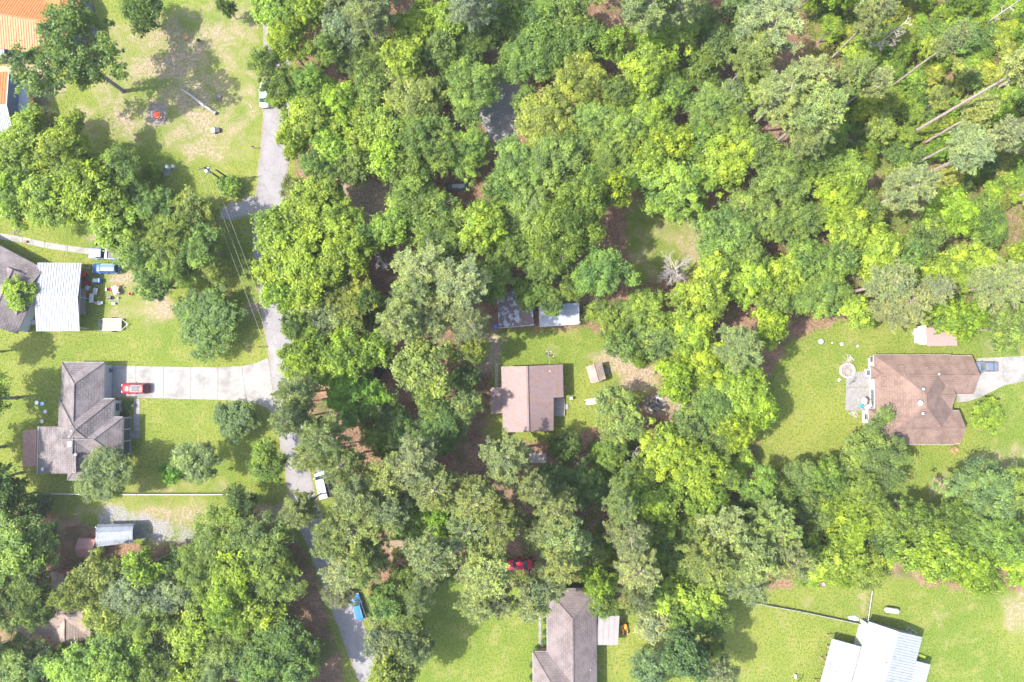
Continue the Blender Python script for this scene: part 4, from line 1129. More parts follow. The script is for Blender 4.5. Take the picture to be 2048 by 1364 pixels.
# --- woods: trees told apart only by their place share a label per stand and kind
STANDS = {
 'west': ('in the leafy grove between blue barn and white carport', [
   (45, 305, 72, 'L'), (130, 300, 62, 'L'), (20, 385, 62, 'L'), (95, 395, 70, 'L'), (175, 385, 78, 'L'), (238, 348, 58, 'M'), (235, 440, 72, 'L'), (312, 408, 40, 'M')]),
 'poleside': ('beside the power lines north of the low dark evergreen', [
   (345, 470, 58, 'M'), (390, 420, 44, 'M', OLIVE), (285, 520, 50, 'M'), (340, 530, 52, 'M'), (400, 490, 48, 'M'), (305, 565, 38, 'M'), (430, 540, 28, 'M', OLIVE)]),
 'southwest': ('in the wood around the red-walled house', [
   (15, 1095, 84, 'M'), (75, 1090, 46, 'D'), (62, 1160, 40, 'M'), (10, 1000, 48, 'D'), (0, 1200, 56, 'M'), (25, 1330, 62, 'M'), (85, 1345, 46, 'D'), (175, 1335, 66, 'L', (.145, .235, .038)), (240, 1345, 60, 'L', (.145, .235, .038)),
   (208, 1148, 46, 'L', OLIVE), (165, 1178, 40, 'L', OLIVE), (285, 1138, 42, 'L'), (270, 1180, 62, 'M', SAGE), (212, 1232, 46, 'L', OLIVE), (235, 1280, 50, 'M'), (330, 1190, 56, 'M', SAGE), (300, 1245, 52, 'M'),
   (440, 1085, 62, 'M'), (395, 1150, 56, 'M'), (385, 1268, 50, 'L', YEL), (475, 1135, 58, 'L'), (455, 1205, 56, 'L'), (525, 1090, 62, 'M'), (545, 1160, 54, 'M'), (375, 1345, 44, 'L', YEL), (450, 1275, 54, 'M'), (440, 1345, 56, 'M', SAGE),
   (560, 1300, 66, 'D'), (525, 1345, 56, 'M'), (285, 1305, 46, 'D'), (320, 1345, 44, 'M'), (520, 1220, 48, 'L'), (595, 1345, 42, 'M'), (490, 1310, 42, 'D'), (350, 1135, 36, 'D'), (120, 1320, 28, 'D'), (75, 1215, 40, 'M'), (135, 1195, 30, 'L', OLIVE)]),
 'northroad': ('in the wood along the east verge of the road', [
   (545, 20, 48, 'L'), (575, 85, 52, 'L'), (530, 125, 34, 'M'), (610, 20, 44, 'L'), (560, 172, 46, 'M'), (620, 170, 52, 'M'), (615, 245, 58, 'L'), (680, 205, 52, 'L'), (655, 295, 50, 'L'), (725, 265, 50, 'L', YEL), (640, 335, 42, 'M'), (700, 330, 46, 'M'),
   (660, 100, 36, 'M'), (690, 65, 50, 'M', SAGE), (740, 25, 58, 'P', GREY), (665, 15, 40, 'M', SAGE), (715, 115, 52, 'D'), (765, 115, 52, 'D'), (745, 185, 50, 'M'), (585, 285, 34, 'L')]),
 'northmid': ('in the dense wood around the grey gravel turnaround', [
   (835, 55, 54, 'L'), (805, 110, 54, 'L'), (885, 45, 50, 'L'), (875, 100, 42, 'M'), (945, 15, 50, 'P', GREY), (965, 65, 56, 'D'), (915, 115, 54, 'D'), (820, 205, 72, 'M', OLIVE), (770, 250, 48, 'L'), (845, 270, 56, 'M'), (945, 178, 66, 'M'), (880, 180, 30, 'D'),
   (775, 315, 48, 'L'), (930, 305, 58, 'M'), (885, 300, 46, 'M'), (815, 335, 46, 'M'), (1055, 110, 66, 'M'), (1075, 45, 66, 'M'), (1010, 25, 50, 'M'), (1145, 25, 48, 'M'), (1175, 85, 46, 'D'), (1160, 165, 62, 'M', OLIVE), (1125, 110, 44, 'D'), (1100, 235, 70, 'M', OLIVE), (1180, 245, 62, 'M'),
   (1230, 85, 34, 'L'), (1235, 190, 34, 'M'), (1050, 200, 30, 'M')]),
 'northeast': ('in the dense wood north of the dry clearing', [
   (1300, 20, 60, 'P'), (1360, 15, 50, 'P'), (1315, 85, 62, 'L'), (1290, 140, 56, 'L'), (1350, 65, 48, 'L', YEL), (1400, 130, 48, 'D'), (1290, 235, 54, 'L'), (1335, 280, 52, 'L', YEL), (1420, 215, 58, 'M'), (1465, 265, 56, 'M'), (1440, 90, 50, 'D'), (1400, 40, 40, 'D'), (1540, 65, 72, 'P'), (1495, 120, 46, 'P'),
   (1515, 170, 42, 'L'), (1400, 290, 54, 'M'), (1230, 305, 56, 'M'), (1110, 315, 60, 'M'), (1475, 30, 46, 'D'), (1345, 190, 46, 'M'), (1250, 255, 40, 'M'), (1480, 190, 44, 'M', SAGE), (1450, 330, 56, 'L'), (1510, 300, 48, 'M'), (1300, 330, 44, 'L')]),
 'limeoaks': ('in the lime-green stand beside the road bend', [
   (610, 425, 62, 'L'), (552, 465, 50, 'L'), (675, 445, 58, 'L'), (600, 515, 72, 'L', YEL), (700, 500, 48, 'L'), (545, 540, 42, 'L', YEL), (620, 575, 50, 'L'), (640, 385, 44, 'L'), (560, 590, 40, 'L'), (725, 480, 36, 'M'), (665, 530, 44, 'L')]),
 'centre': ('in the stand between road and the pink-roofed cottage', [
   (850, 425, 70, 'M'), (880, 490, 56, 'M'), (825, 385, 50, 'M'), (845, 545, 66, 'P'), (920, 580, 64, 'P'), (875, 635, 60, 'P'), (805, 640, 54, 'P'), (940, 650, 44, 'P'), (835, 600, 50, 'P'), (980, 560, 48, 'M'), (640, 640, 54, 'M', SAGE), (595, 650, 36, 'M'), (705, 600, 50, 'M', OLIVE), (660, 590, 40, 'M', OLIVE), (700, 650, 44, 'M', OLIVE), (735, 600, 30, 'D'),
   (610, 715, 54, 'L'), (685, 715, 58, 'L'), (705, 785, 60, 'L', (.13, .24, .03)), (750, 700, 40, 'L'), (600, 785, 44, 'P'), (592, 838, 40, 'P'), (655, 868, 50, 'P'), (628, 908, 42, 'P'), (690, 925, 48, 'P'), (755, 830, 48, 'D'), (800, 870, 56, 'D'), (880, 850, 56, 'D'), (865, 800, 46, 'T'), (930, 760, 32, 'D'), (760, 885, 36, 'M'), (950, 700, 28, 'M', OLIVE)]),
 'southpines': ('among the pines north of the long pinkish-roofed house', [
   (835, 920, 54, 'P'), (870, 970, 56, 'P'), (770, 955, 54, 'P'), (712, 985, 56, 'P'), (715, 1055, 70, 'P'), (668, 1075, 44, 'P'), (702, 1125, 52, 'P'), (602, 1012, 40, 'P'), (735, 1122, 46, 'P'), (780, 1020, 50, 'P'), (840, 1015, 44, 'M'), (1010, 915, 54, 'P'), (955, 995, 52, 'P'), (940, 1050, 56, 'P'), (1000, 1040, 48, 'P'), (862, 1150, 38, 'P'), (846, 1185, 34, 'P'), (958, 1135, 46, 'P'), (960, 1185, 48, 'P'), (995, 1192, 40, 'P'),
   (1092, 1160, 42, 'P'), (1062, 1192, 40, 'P'), (1110, 1010, 52, 'P'), (1125, 1075, 54, 'P'), (1118, 1122, 40, 'P'), (1160, 975, 52, 'D'), (1100, 965, 36, 'D'), (1065, 975, 40, 'P'), (885, 1040, 38, 'L', (.145, .24, .03)), (940, 1055, 34, 'M'), (1175, 1110, 44, 'D', SAGE), (1195, 1160, 36, 'L'), (1205, 1205, 34, 'M')]),
 'verge': ('on the verge along the road south of the parked blue car', [
   (770, 1200, 40, 'M'), (800, 1240, 50, 'M'), (775, 1290, 50, 'M', SAGE), (825, 1290, 44, 'M', SAGE), (785, 1345, 48, 'L', OLIVE), (815, 1170, 40, 'M')]),
 'eastmid': ('in the wood between pink-roofed cottage and the dry clearing', [
   (1035, 335, 62, 'M'), (1060, 425, 76, 'M'), (1130, 465, 72, 'M', None, 20), (1170, 395, 56, 'M', None, 21), (1230, 380, 40, 'L', None, 18), (1000, 380, 44, 'M'), (1090, 520, 52, 'M'), (1210, 548, 56, 'M', (.12, .2, .045), 18), (1156, 570, 38, 'M'), (1285, 620, 52, 'M'), (1225, 640, 46, 'M'), (1020, 500, 50, 'M')]),
 'eastbelt': ('in the tree belt west of the brown-roofed house lawn', [
   (1400, 605, 62, 'L'), (1375, 665, 54, 'L'), (1450, 470, 66, 'M'), (1432, 535, 38, 'L'), (1505, 425, 54, 'M'), (1500, 560, 54, 'L'), (1490, 500, 46, 'M'), (1470, 695, 50, 'P'), (1540, 655, 42, 'L'), (1545, 600, 40, 'M'), (1245, 685, 40, 'M'), (1310, 680, 50, 'M'), (1405, 730, 60, 'L'), (1355, 760, 46, 'L'), (1475, 765, 56, 'L'), (1500, 815, 56, 'L'), (1425, 810, 54, 'M'), (1330, 900, 58, 'L'), (1390, 940, 56, 'L'), (1475, 865, 38, 'L'),
   (1370, 860, 46, 'M'), (1430, 880, 46, 'M'), (1265, 960, 44, 'M'), (1305, 1000, 56, 'L'), (1410, 1000, 46, 'L'), (1310, 1065, 52, 'M'), (1290, 940, 40, 'M'), (1440, 950, 40, 'M')]),
 'southbelt': ('in the mixed belt north of the grey lawn fence', [
   (1255, 1065, 50, 'P'), (1270, 1130, 54, 'P'), (1240, 1005, 36, 'P'), (1440, 1060, 54, 'P'), (1485, 1100, 58, 'P'), (1410, 1115, 52, 'P'), (1540, 1050, 54, 'P'), (1565, 1110, 50, 'P'), (1490, 1160, 46, 'P'), (1350, 1125, 46, 'M'), (1330, 1175, 46, 'L'), (1400, 1195, 50, 'L'), (1430, 1240, 40, 'M'), (1270, 1190, 36, 'P', GREY), (1370, 1060, 36, 'D'), (1375, 1240, 40, 'M'), (1440, 1340, 36, 'M', SAGE), (1420, 1300, 30, 'M')]),
 'southeast': ('in the wood between the two eastern lawns', [
   (1655, 965, 52, 'M'), (1720, 990, 56, 'M'), (1600, 955, 38, 'D'), (1640, 1020, 48, 'M'), (1570, 1000, 46, 'D'), (1690, 1050, 52, 'L'), (1760, 1035, 54, 'M'), (1600, 1085, 46, 'M'), (1640, 1110, 44, 'L'), (1690, 1110, 44, 'L'), (1830, 1040, 44, 'M'), (1900, 1050, 54, 'M'), (1960, 1070, 58, 'M'), (2035, 985, 44, 'M'), (2020, 1085, 56, 'M'), (1880, 1115, 50, 'L'), (1945, 1135, 54, 'L'), (1820, 1100, 46, 'L'), (1780, 1090, 40, 'D'), (2040, 1135, 40, 'L'), (1520, 980, 40, 'M'), (1500, 1040, 36, 'D')]),
 'east': ('in the broadleaf wood behind the garden shed', [
   (1560, 355, 58, 'M'), (1600, 440, 50, 'M'), (1680, 395, 52, 'L'), (1620, 520, 54, 'M'), (1700, 455, 46, 'L'), (1760, 490, 46, 'L'), (1810, 385, 48, 'P'), (1900, 425, 54, 'L'), (1970, 440, 52, 'M'), (1870, 545, 46, 'L'), (1935, 530, 56, 'L'), (1760, 545, 42, 'L'), (1650, 590, 56, 'M'), (1715, 625, 36, 'L'), (1880, 630, 36, 'L'), (1930, 640, 42, 'L'), (1995, 570, 54, 'P'), (2020, 655, 46, 'M'),
   (1550, 450, 44, 'M'), (1680, 520, 46, 'M'), (1730, 420, 36, 'M'), (1850, 470, 42, 'M'), (1830, 510, 36, 'M'), (1570, 545, 46, 'L'), (1640, 330, 46, 'M'), (1700, 340, 44, 'L', (.15, .24, .03)), (1555, 200, 58, 'P'), (1605, 230, 54, 'P'), (1610, 165, 48, 'P'), (1690, 165, 42, 'P'), (1740, 40, 40, 'P', GREY), (1620, 280, 40, 'P'), (1790, 610, 54, 'P', GREY), (1845, 590, 36, 'P', GREY), (2045, 520, 44, 'L')]),
}
KINDTXT = {'L': 'lime-green broadleaf tree', 'M': 'mid-green broadleaf tree', 'D': 'dark green broadleaf tree', 'P': 'pine with pale grey-green needles', 'T': 'thin-crowned broadleaf tree'}
for key, (where, lst) in STANDS.items():
    for e in lst:
        x, y, r, k = e[:4]; c = e[4] if len(e) > 4 else None
        tint = {YEL: 'yellow-green', OLIVE: 'olive-green', SAGE: 'sage-green', GREY: 'grey-green', DEEP: 'deep green'}.get(c)
        size = 'large' if r >= 58 else 'small' if r <= 42 else 'middle-sized'
        kt = KINDTXT[k]
        if tint: kt = {'P': 'pine with %s needles', 'L': '%s coarse-leaved tree', 'M': '%s fine-leaved tree', 'D': '%s dense tree', 'T': '%s thin tree'}[k] % tint
        crown_at(x, y, r, k, e[5] if len(e) > 5 else None, '%s %s %s' % (size, kt, where), 'trees ' + where, c)

# --- tall bare-stemmed pines on the right, placed by the foot of the stem
for (x, y, h, r, lb) in [(1802, 279, 36, 3.0, 'tall bare-stemmed pine leaning away over the thicket, longest stem of its kind'), (1978, 185, 34, 3.2, 'tall bare-stemmed pine at the eastern end of the thicket'), (2007, 402, 30, 3.4, 'stout bare-stemmed pine in the wood east of the lime-green trees'),
                         (1815, 366, 19, 3.0, 'bare-stemmed pine leaning east above the thicket edge'), (1678, 590, 20, 3.4, 'vine-wrapped bare-stemmed pine at the wood edge behind the garden shed'), (1536, 298, 22, 3.6, 'bare-stemmed pine at the western end of the thicket'),
                         (1822, 332, 17, 2.4, 'pale bare-stemmed pine lying almost along the thicket slope'), (1868, 343, 21, 2.6, 'slender pale bare-stemmed pine beside the thicket edge'), (1640, 250, 21, 2.2, 'slender bare-stemmed pine behind the long fallen trunk'), (1935, 300, 24, 2.2, 'slender bare-stemmed pine amid the eastern thicket'), (1760, 190, 24, 2.2, 'slender bare-stemmed pine amid the northern thicket'), (1848, 286, 17, 2.8, 'short bare-stemmed pine in the middle of the thicket'), (2025, 180, 26, 3.0, 'bare-stemmed pine in the far corner of the thicket'),
                         (893, 1052, 22, 3.6, 'pine with long bare stem beside the dirt bank near the red car'), (984, 1072, 22, 3.6, 'pine with straight bare stem west of the red car'), (1078, 1030, 15, 2.6, 'pine with bare stem leaning over the red car')]:
    p = P(x, y); tree_at((p.x, p.y, 0), r, h, 'Q', lb)

# --- dead trees
def dead_tree(px, py, h, r, label, by_base=False, spread=1.0):
    q = P(px, py, 0 if by_base else h * .6)
    root = thing('dead_tree', label, 'tree', (q.x, q.y, 0))
    tr = MB(); br = None; brs = []
    top = Vector((rnd.uniform(-.3, .3), rnd.uniform(-.3, .3), h))
    tr.tube([Vector((0, 0, -.1)), Vector((0, 0, h * .3)), top * .7, top], [.2, .15, .1, .03], 7)
    def grow(o, d, L, rad, lev):
        nonlocal br
        e = o + d * L; m = (o + e) / 2 + Vector((rnd.uniform(-1, 1), rnd.uniform(-1, 1), rnd.uniform(-.5, 1))) * L * .12
        br.tube([o, m, e], [rad, rad * .75, rad * .4], 4, cap=False)
        if lev == 0: return
        for _ in range(rnd.choice((3, 4, 4))):
            t = rnd.uniform(.35, 1.0); dd = (d + Vector((rnd.uniform(-1, 1), rnd.uniform(-1, 1), rnd.uniform(-.4, .7))) * .95).normalized()
            grow(o.lerp(e, t), dd, L * rnd.uniform(.4, .62), rad * .5, lev - 1)
    for k in range(int(13 * spread)):
        z = h * rnd.uniform(.35, .97); a = rnd.uniform(0, 6.28)
        L = r * rnd.uniform(.55, 1.0) * (1.1 - .4 * z / h)
        br = MB(); brs.append(br)
        grow(top * (z / h), Vector((math.cos(a), math.sin(a), rnd.uniform(.2, .9))).normalized(), L * .7, .075, 3)
    tr.build('trunk', DEADWOOD, root, smooth=True)
    for q_ in brs: q_.build('branch', DEADWOOD, root, smooth=True)
dead_tree(1345, 543, 6.5, 4.4, 'bleached dead leafless tree at the south edge of the dry clearing', spread=2.2)
dead_tree(1722, 118, 14, 2.6, 'grey dead tree with brushy bare twigs leaning over the thicket', True)
dead_tree(1955, 60, 14, 2.2, 'forked grey dead tree at the top of the thicket', True, .7)
dead_tree(1690, 40, 12, 1.6, 'slim grey dead stem north of the brushy dead tree', True, .4)
dead_tree(1265, 905, 6, 1.8, 'small dead branching tree south of the open-crowned tree', False, .5)
dead_tree(1415, 1190, 10, 3.0, 'grey dead branches of a dying tree above the lawn fence', False, .8)
dead_tree(765, 525, 8, 2.4, 'grey leafless tree beside the round lime-green tree', False, .7)

# --- shrubs of the thicket (countable) and leafy ground cover (not countable)
poly_th = [(1600, 0), (2048, 0), (2048, 420), (1960, 390), (1860, 340), (1740, 330), (1640, 310), (1640, 200), (1720, 110)]
def sample_poly(poly, n, mind, seed):
    r_ = random.Random(seed); xs_ = [p[0] for p in poly]; ys_ = [p[1] for p in poly]; out = []
    for _ in range(n * 40):
        if len(out) >= n: break
        x, y = r_.uniform(min(xs_), max(xs_)), r_.uniform(min(ys_), max(ys_))
        if not in_poly(np.array([x]), np.array([y]), poly)[0]: continue
        if any((x - a) ** 2 + (y - b) ** 2 < mind * mind for a, b in out): continue
        out.append((x, y))
    return out
for (x, y) in sample_poly(poly_th, 120, 26, 3):
    k = rnd.choice('BBBLM')
    cols = [((.165, .255, .03), 'bright green'), ((.135, .215, .03), 'mid-green'), ((.19, .26, .03), 'yellow-green'), ((.11, .18, .04), 'deep green'), ((.2, .235, .045), 'olive-green')]; cc_, cw_ = rnd.choice(cols); rr0 = rnd.uniform(17, 34)
    crown_at(x, y, rr0, k, rnd.uniform(2.2, 4.5) if k == 'B' else rnd.uniform(4, 7.5), '%s %s %s in the thicket among the bare-stemmed pines' % ('small' if rr0 < 23 else 'large' if rr0 > 29 else 'middling', cw_, {'B': 'bushy shrub', 'L': 'coarse-leaved sapling', 'M': 'fine-leaved sapling'}[k]), 'shrubs of the thicket', cc_, name='thicket_shrub', cat='shrub')
poly_ed = [[(1560, 620), (1640, 640), (1830, 640), (1990, 650), (1990, 560), (1560, 560)], [(780, 1030), (930, 1030), (930, 1066), (780, 1066)], [(1130, 1090), (1220, 1090), (1230, 1210), (1190, 1200)], [(1600, 1120), (1700, 1100), (1700, 1165), (1600, 1160)], [(1180, 900), (1290, 880), (1310, 960), (1190, 950)], [(600, 600), (760, 560), (760, 680), (600, 680)]]
txt = ['at the wood edge behind the garden shed', 'along the dirt bank near the red car', 'north-east of the pinkish-roofed house', 'behind the toys on the lawn', 'around the small dead branching tree', 'in the roadside stand of olive trees']
for i, pl in enumerate(poly_ed):
    for (x, y) in sample_poly(pl, 12, 24, 20 + i):
        crown_at(x, y, rnd.uniform(13, 26), 'B', rnd.uniform(1.2, 2.8), 'low green shrub ' + txt[i], 'low shrubs ' + txt[i], rnd.choice([(.155, .245, .03), (.12, .195, .03), (.18, .255, .03)]))
# ground cover: leaves in low mounds
def cover(name, polys, n, label):
    pts = []
    for pl, w in polys:
        g = np.array(gpoly(pl)); mn, mx = g.min(0), g.max(0)
        q = rng.uniform(mn, mx, (int(n * w * 3), 2)); q = q[in_poly(q[:, 0], q[:, 1], [tuple(t) for t in g])][:int(n * w)]
        pts.append(q)
    q = np.concatenate(pts)
    def nz(x, y, s, o): return np.sin(x * s + o) * np.cos(y * s * 1.13 + o * 2) + .6 * np.sin((x + y) * s * 1.9 + o) * np.cos((x - y) * s * 1.6)
    hgt = nz(q[:, 0], q[:, 1], .55, 1.3) + .5 * nz(q[:, 0], q[:, 1], 1.7, .4)
    keep = hgt > -.15
    q = q[keep]; hgt = hgt[keep]
    c = np.column_stack([q, .05 + np.clip(hgt, 0, 2) * .35 * rng.uniform(.5, 1.1, len(q))])
    nr = unit(len(c)) * .8 + np.array([0, 0, .8]); nr /= np.linalg.norm(nr, axis=1, keepdims=True)
    sz = rng.uniform(.1, .22, len(c))
    v, f, t = leaf_quads(c, nr, sz, sz * .6, np.clip(.45 + .2 * nz(q[:, 0], q[:, 1], .3, 2.2) + rng.normal(0, .2, len(c)), 0, 1))
    o = bpy.data.objects.new(name, np_mesh(name, v, f, LEAF_BROAD, t)); C.objects.link(o)
    o.color = (.16, .235, .038, 1)
    tag(o, label, 'ground cover', None, 'stuff')
cover('ground_cover', [([(1560, -60), (2120, -60), (2120, 660), (1560, 640), (1560, 330), (1620, 200)], .62), ([(1180, 880), (1300, 870), (1500, 960), (1700, 1000), (1700, 1150), (1300, 1180), (1180, 1100)], .2), ([(780, 1030), (1200, 1030), (1200, 1180), (780, 1150)], .18)], 90000, 'tangled leafy ground cover carpeting the woods')

# trees standing just outside the west edge, whose shade falls on the lawns
for (x, y, r, k, h) in [(-60, 800, 70, 'M', 14), (-75, 905, 60, 'D', 12), (-30, 960, 50, 'D', 11), (-80, 1120, 70, 'M', 13), (-70, 700, 40, 'M', 11), (-80, 1280, 70, 'M', 14), (-90, 330, 70, 'L', 14)]:
    crown_at(x, y, r, k, h, 'broadleaf tree standing west of the grey hip-roofed house', 'trees along the western lot line')
for (x, y) in [(2110, 60), (2100, 200), (2120, 330), (2110, 480), (2110, 600), (2110, 1000), (2110, 1110), (1500, -60), (1650, -50), (1800, -60), (1950, -60), (1350, -60), (1200, -60), (1050, -60), (900, -60), (760, -60), (620, -60), (150, 1430), (300, 1430), (450, 1430), (560, 1430), (0, 1430)]:
    crown_at(x, y, 62, rnd.choice('LMM'), None, 'broadleaf tree of the surrounding woods at the edge of view', 'outer woodland trees')

# ================================================================== VEHICLES
def paint(name, col): return mat(name, tuple(c * .62 for c in col), 0.35, 0.03, 1.0, bump=0, spec=0.22, coat=0.0)
LAMP_W = mat('headlamp_glass', (.75, .78, .8), .1, .02, 1, bump=0, spec=.8)
LAMP_R = mat('tail_lamp', (.4, .02, .02), .2, .05, 1, bump=0)
def ring(x, w, zb, zt, crown):
    return [(x, -w * .92, zb), (x, -w, zb + (zt - zb) * .3), (x, -w * .985, zb + (zt - zb) * .7), (x, -w * .86, zt), (x, -w * .4, zt + crown), (x, w * .4, zt + crown), (x, w * .86, zt), (x, w * .985, zb + (zt - zb) * .7), (x, w, zb + (zt - zb) * .3), (x, w * .92, zb)]
def loft(mb, rings):
    n = len(rings[0]); vs = [v for r_ in rings for v in r_]; fs = []
    for i in range(len(rings) - 1):
        for k in range(n): fs.append((i * n + k, i * n + (k + 1) % n, (i + 1) * n + (k + 1) % n, (i + 1) * n + k))
    fs.append(tuple(range(n - 1, -1, -1))); fs.append(tuple((len(rings) - 1) * n + k for k in range(n)))
    return mb.add(vs, fs)
def car(name, label, cx, cy, heading, L, W, Hh, col, style='suv', h_mid=.7, cat='car'):
    """heading: direction of the nose, degrees in the picture plane (0 = right, 90 = up)"""
    p = P(cx, cy, h_mid)
    root = thing(name, label, cat, (p.x, p.y, 0), R(heading))
    m = paint('paint_%.2f_%.2f_%.2f' % col, col)
    l = L / 2; w = W / 2; belt = Hh * .58 if style != 'sedan' else Hh * .60; hood = Hh * (.56 if style != 'sedan' else .54)
    st = [(-l, .80, .5, belt * .86), (-l + .12, .93, .36, belt * .97), (-l + .6, 1, .28, belt), (0, 1, .25, belt), (l * .42, 1, .25, belt), (l * .62, .99, .27, hood * 1.0), (l - .35, .95, .3, hood * .93), (l - .08, .84, .38, hood * .8), (l, .68, .48, hood * .68)]
    if style == 'pickup': st = [(-l, .93, .5, belt * .97), (-l + .1, .97, .42, belt), (-l + .6, 1, .3, belt), (0, 1, .28, belt), (l * .42, 1, .28, belt), (l * .62, .99, .3, hood), (l - .35, .95, .32, hood * .95), (l - .08, .86, .4, hood * .82), (l, .7, .5, hood * .7)]
    body = loft(MB(), [ring(x, w * k, zb, zt, .035) for x, k, zb, zt in st]).build('body', m, root, smooth=True)
    # greenhouse: glass band with painted roof
    if style == 'pickup': xb0, xb1, xt0, xt1 = -l * .02, l * .5, l * .03, l * .33
    elif style == 'sedan': xb0, xb1, xt0, xt1 = -l * .66, l * .46, -l * .38, l * .14
    elif style == 'van': xb0, xb1, xt0, xt1 = -l * .97, l * .62, -l * .94, l * .38
    else: xb0, xb1, xt0, xt1 = -l * .93, l * .46, -l * .80, l * .20
    wb_, wt = w * .9, w * .72
    z0, z1 = belt - .03, Hh - .04
    gl = MB(); vs = [(xb0, -wb_, z0), (xb1, -wb_ * .93, z0), (xb1, wb_ * .93, z0), (xb0, wb_, z0), (xt0, -wt, z1), (xt1, -wt, z1), (xt1, wt, z1), (xt0, wt, z1)]
    gl.add(vs, [(0, 1, 5, 4), (1, 2, 6, 5), (2, 3, 7, 6), (3, 0, 4, 7), (4, 5, 6, 7), (3, 2, 1, 0)])
    gl.build('window_glass', GLASS_DARK, root)
    e = .03
    roof = MB(); rr_ = [ring(x, wt * k, z1 - .02, z1 + .03, .03) for x, k in ((xt0 - e, .92), (xt0 + .08, 1.03), ((xt0 + xt1) / 2, 1.04), (xt1 - .1, 1.03), (xt1 + e, .9))]
    rf = loft(roof, rr_).build('roof', m, root, smooth=True)
    for s in (-1, 1):
        for (a, b_) in (((xb0, z0), (xt0, z1)), ((xb1, z0), (xt1, z1)), (((xb0 + xb1) / 2 - .1, z0), ((xt0 + xt1) / 2, z1))):
            wa = wb_ * (.93 if a[0] == xb1 else 1)
            MB().tube([(a[0], s * wa, a[1]), (b_[0], s * wt, b_[1])], .05, 5).build('pillar', m, root)
    if style == 'suv':
        for s in (-1, 1): MB().tube([(xt0 + .2, s * wt * .85, z1 + .09), (xt1 - .15, s * wt * .85, z1 + .09)], .025, 5).build('roof_rail', STEEL, rf)
    for s in (-1, 1):
        MB().box((xb1 - .28, s * (w + .08), belt + .06), (.16, .2, .14)).build('mirror', m, root, bevel=.03)
        MB().box((l - .12, s * w * .6, hood * .74), (.2, w * .36, .12)).build('headlight', LAMP_W, root, bevel=.02)
        MB().box((-l + .06, s * w * .72, belt * .82), (.14, w * .3, .22)).build('tail_light', LAMP_R, root, bevel=.02)
        for x in (-l * .62, l * .62):
            wh = bpy.data.objects.new('wheel', None); C.objects.link(wh); wh.parent = root; wh.location = (x, s * (w - .11), .34); wh.rotation_euler = (R(90), 0, 0)
            MB().lathe([(.2, -.11), (.33, -.11), (.35, -.06), (.35, .06), (.33, .11), (.2, .11)], n=18).build('tyre', RUBBER, wh)
            MB().lathe([(.02, -.12), (.2, -.125), (.205, .125), (.02, .12)], n=14).build('rim', STEEL, wh)
    MB().box((l - .02, 0, .42), (.1, W * .5, .1)).build('number_plate', WHITE, root)
    if style == 'suv_sunroof' or style == 'suv':
        pass
    if style == 'pickup':
        bx0, bx1 = -l + .12, -l * .08
        bd = MB(); bd.box(((bx0 + bx1) / 2, 0, belt + .045), (bx1 - bx0, W * .78, .02)); bed = bd.build('bed_floor', BLACK, root)
        for s in (-1, 1): MB().box(((bx0 + bx1) / 2, s * w * .86, belt + .05), (bx1 - bx0 + .1, .12, .12)).build('bed_rail', m, root, bevel=.02)
        MB().box((bx0 - .04, 0, belt + .04), (.1, W * .86, .12)).build('tailgate', m, root, bevel=.02)
        MB().box((bx1 - .22, 0, belt + .13), (.42, W * .8, .18)).build('tool_box', STEEL, root, bevel=.03)
    return root, rf
c1, rf1 = car('red_suv', 'red crossover with glass sunroof parked on the long concrete driveway', 270, 777, 180, 4.65, 1.85, 1.68, (.36, .03, .045))
MB().box((-.55, 0, 1.735), (1.35, 1.0, .02)).build('sunroof', GLASS_DARK, rf1, bevel=.005)
car('pickup_truck', 'silver-blue pickup truck with loaded bed nose-in at the end of the walkway', 210, 508, 177, 5.6, 1.95, 1.85, (.30, .34, .46), 'pickup', cat='pickup truck')
car('blue_suv', 'blue estate car parked next to the silver-blue pickup', 213, 536.5, 180, 4.9, 1.85, 1.75, (.08, .17, .42))
car('pale_car', 'pale teal-white car parked on the road edge under trees', 529, 190, 90, 4.6, 1.8, 1.5, (.50, .66, .70), 'sedan')
car('white_van', 'white van on the road half hidden under pine branches', 645, 968, 104, 5.0, 1.95, 2.0, (.74, .77, .79), 'van', cat='van')
car('blue_car', 'bright blue car parked on the road side below the greyish pine', 716, 1214, 107, 4.5, 1.8, 1.6, (.035, .20, .48), 'suv')
car('red_car', 'bright red car parked on dirt under the pines', 1037, 1129, 184, 4.8, 1.8, 1.5, (.50, .015, .055), 'sedan')
car('grey_car', 'grey-blue car parked on the curved driveway by the garage', 1971, 733, 180, 4.4, 1.8, 1.5, (.17, .20, .26), 'sedan')
car('black_car', 'dark old car under the trees west of the open-crowned tree', 756, 747, 65, 4.2, 1.7, 1.4, (.02, .022, .025), 'sedan')

# trailer
tr = thing('utility_trailer', 'open utility trailer with pale plank bed and mesh ramp beside the carport', 'trailer', P(228, 649, .5) * 1, R(1))
tr.location.z = 0
for i in range(9): MB().box((-.3 + .02, -.85 + i * .21, .56), (3.3, .19, .04)).build('plank', mat('pale_plank', (.24, .21, .175), .9, .15, 4), tr)
for s in (-1, 1):
    MB().tube([(-1.9, s * .98, .62), (1.4, s * .98, .62)], .05, 6).build('side_rail', STEEL, tr)
    MB().tube([(1.4, s * .9, .5), (2.4, 0, .45)], .05, 6).build('tongue', WHITE, tr)
    wh = MB().lathe([(.1, -.1), (.3, -.1), (.3, .1), (.1, .1)], n=14); wv_ = wh.build('wheel', RUBBER, tr); wv_.location = (-.2, s * 1.15, .3); wv_.rotation_euler = (R(90), 0, 0)
for k in range(7): MB().tube([(-1.95 - .17 * k, -.95, .08 + .0 * k), (-1.95 - .17 * k, .95, .08)], .03, 5).build('ramp_bar', STEEL, tr)
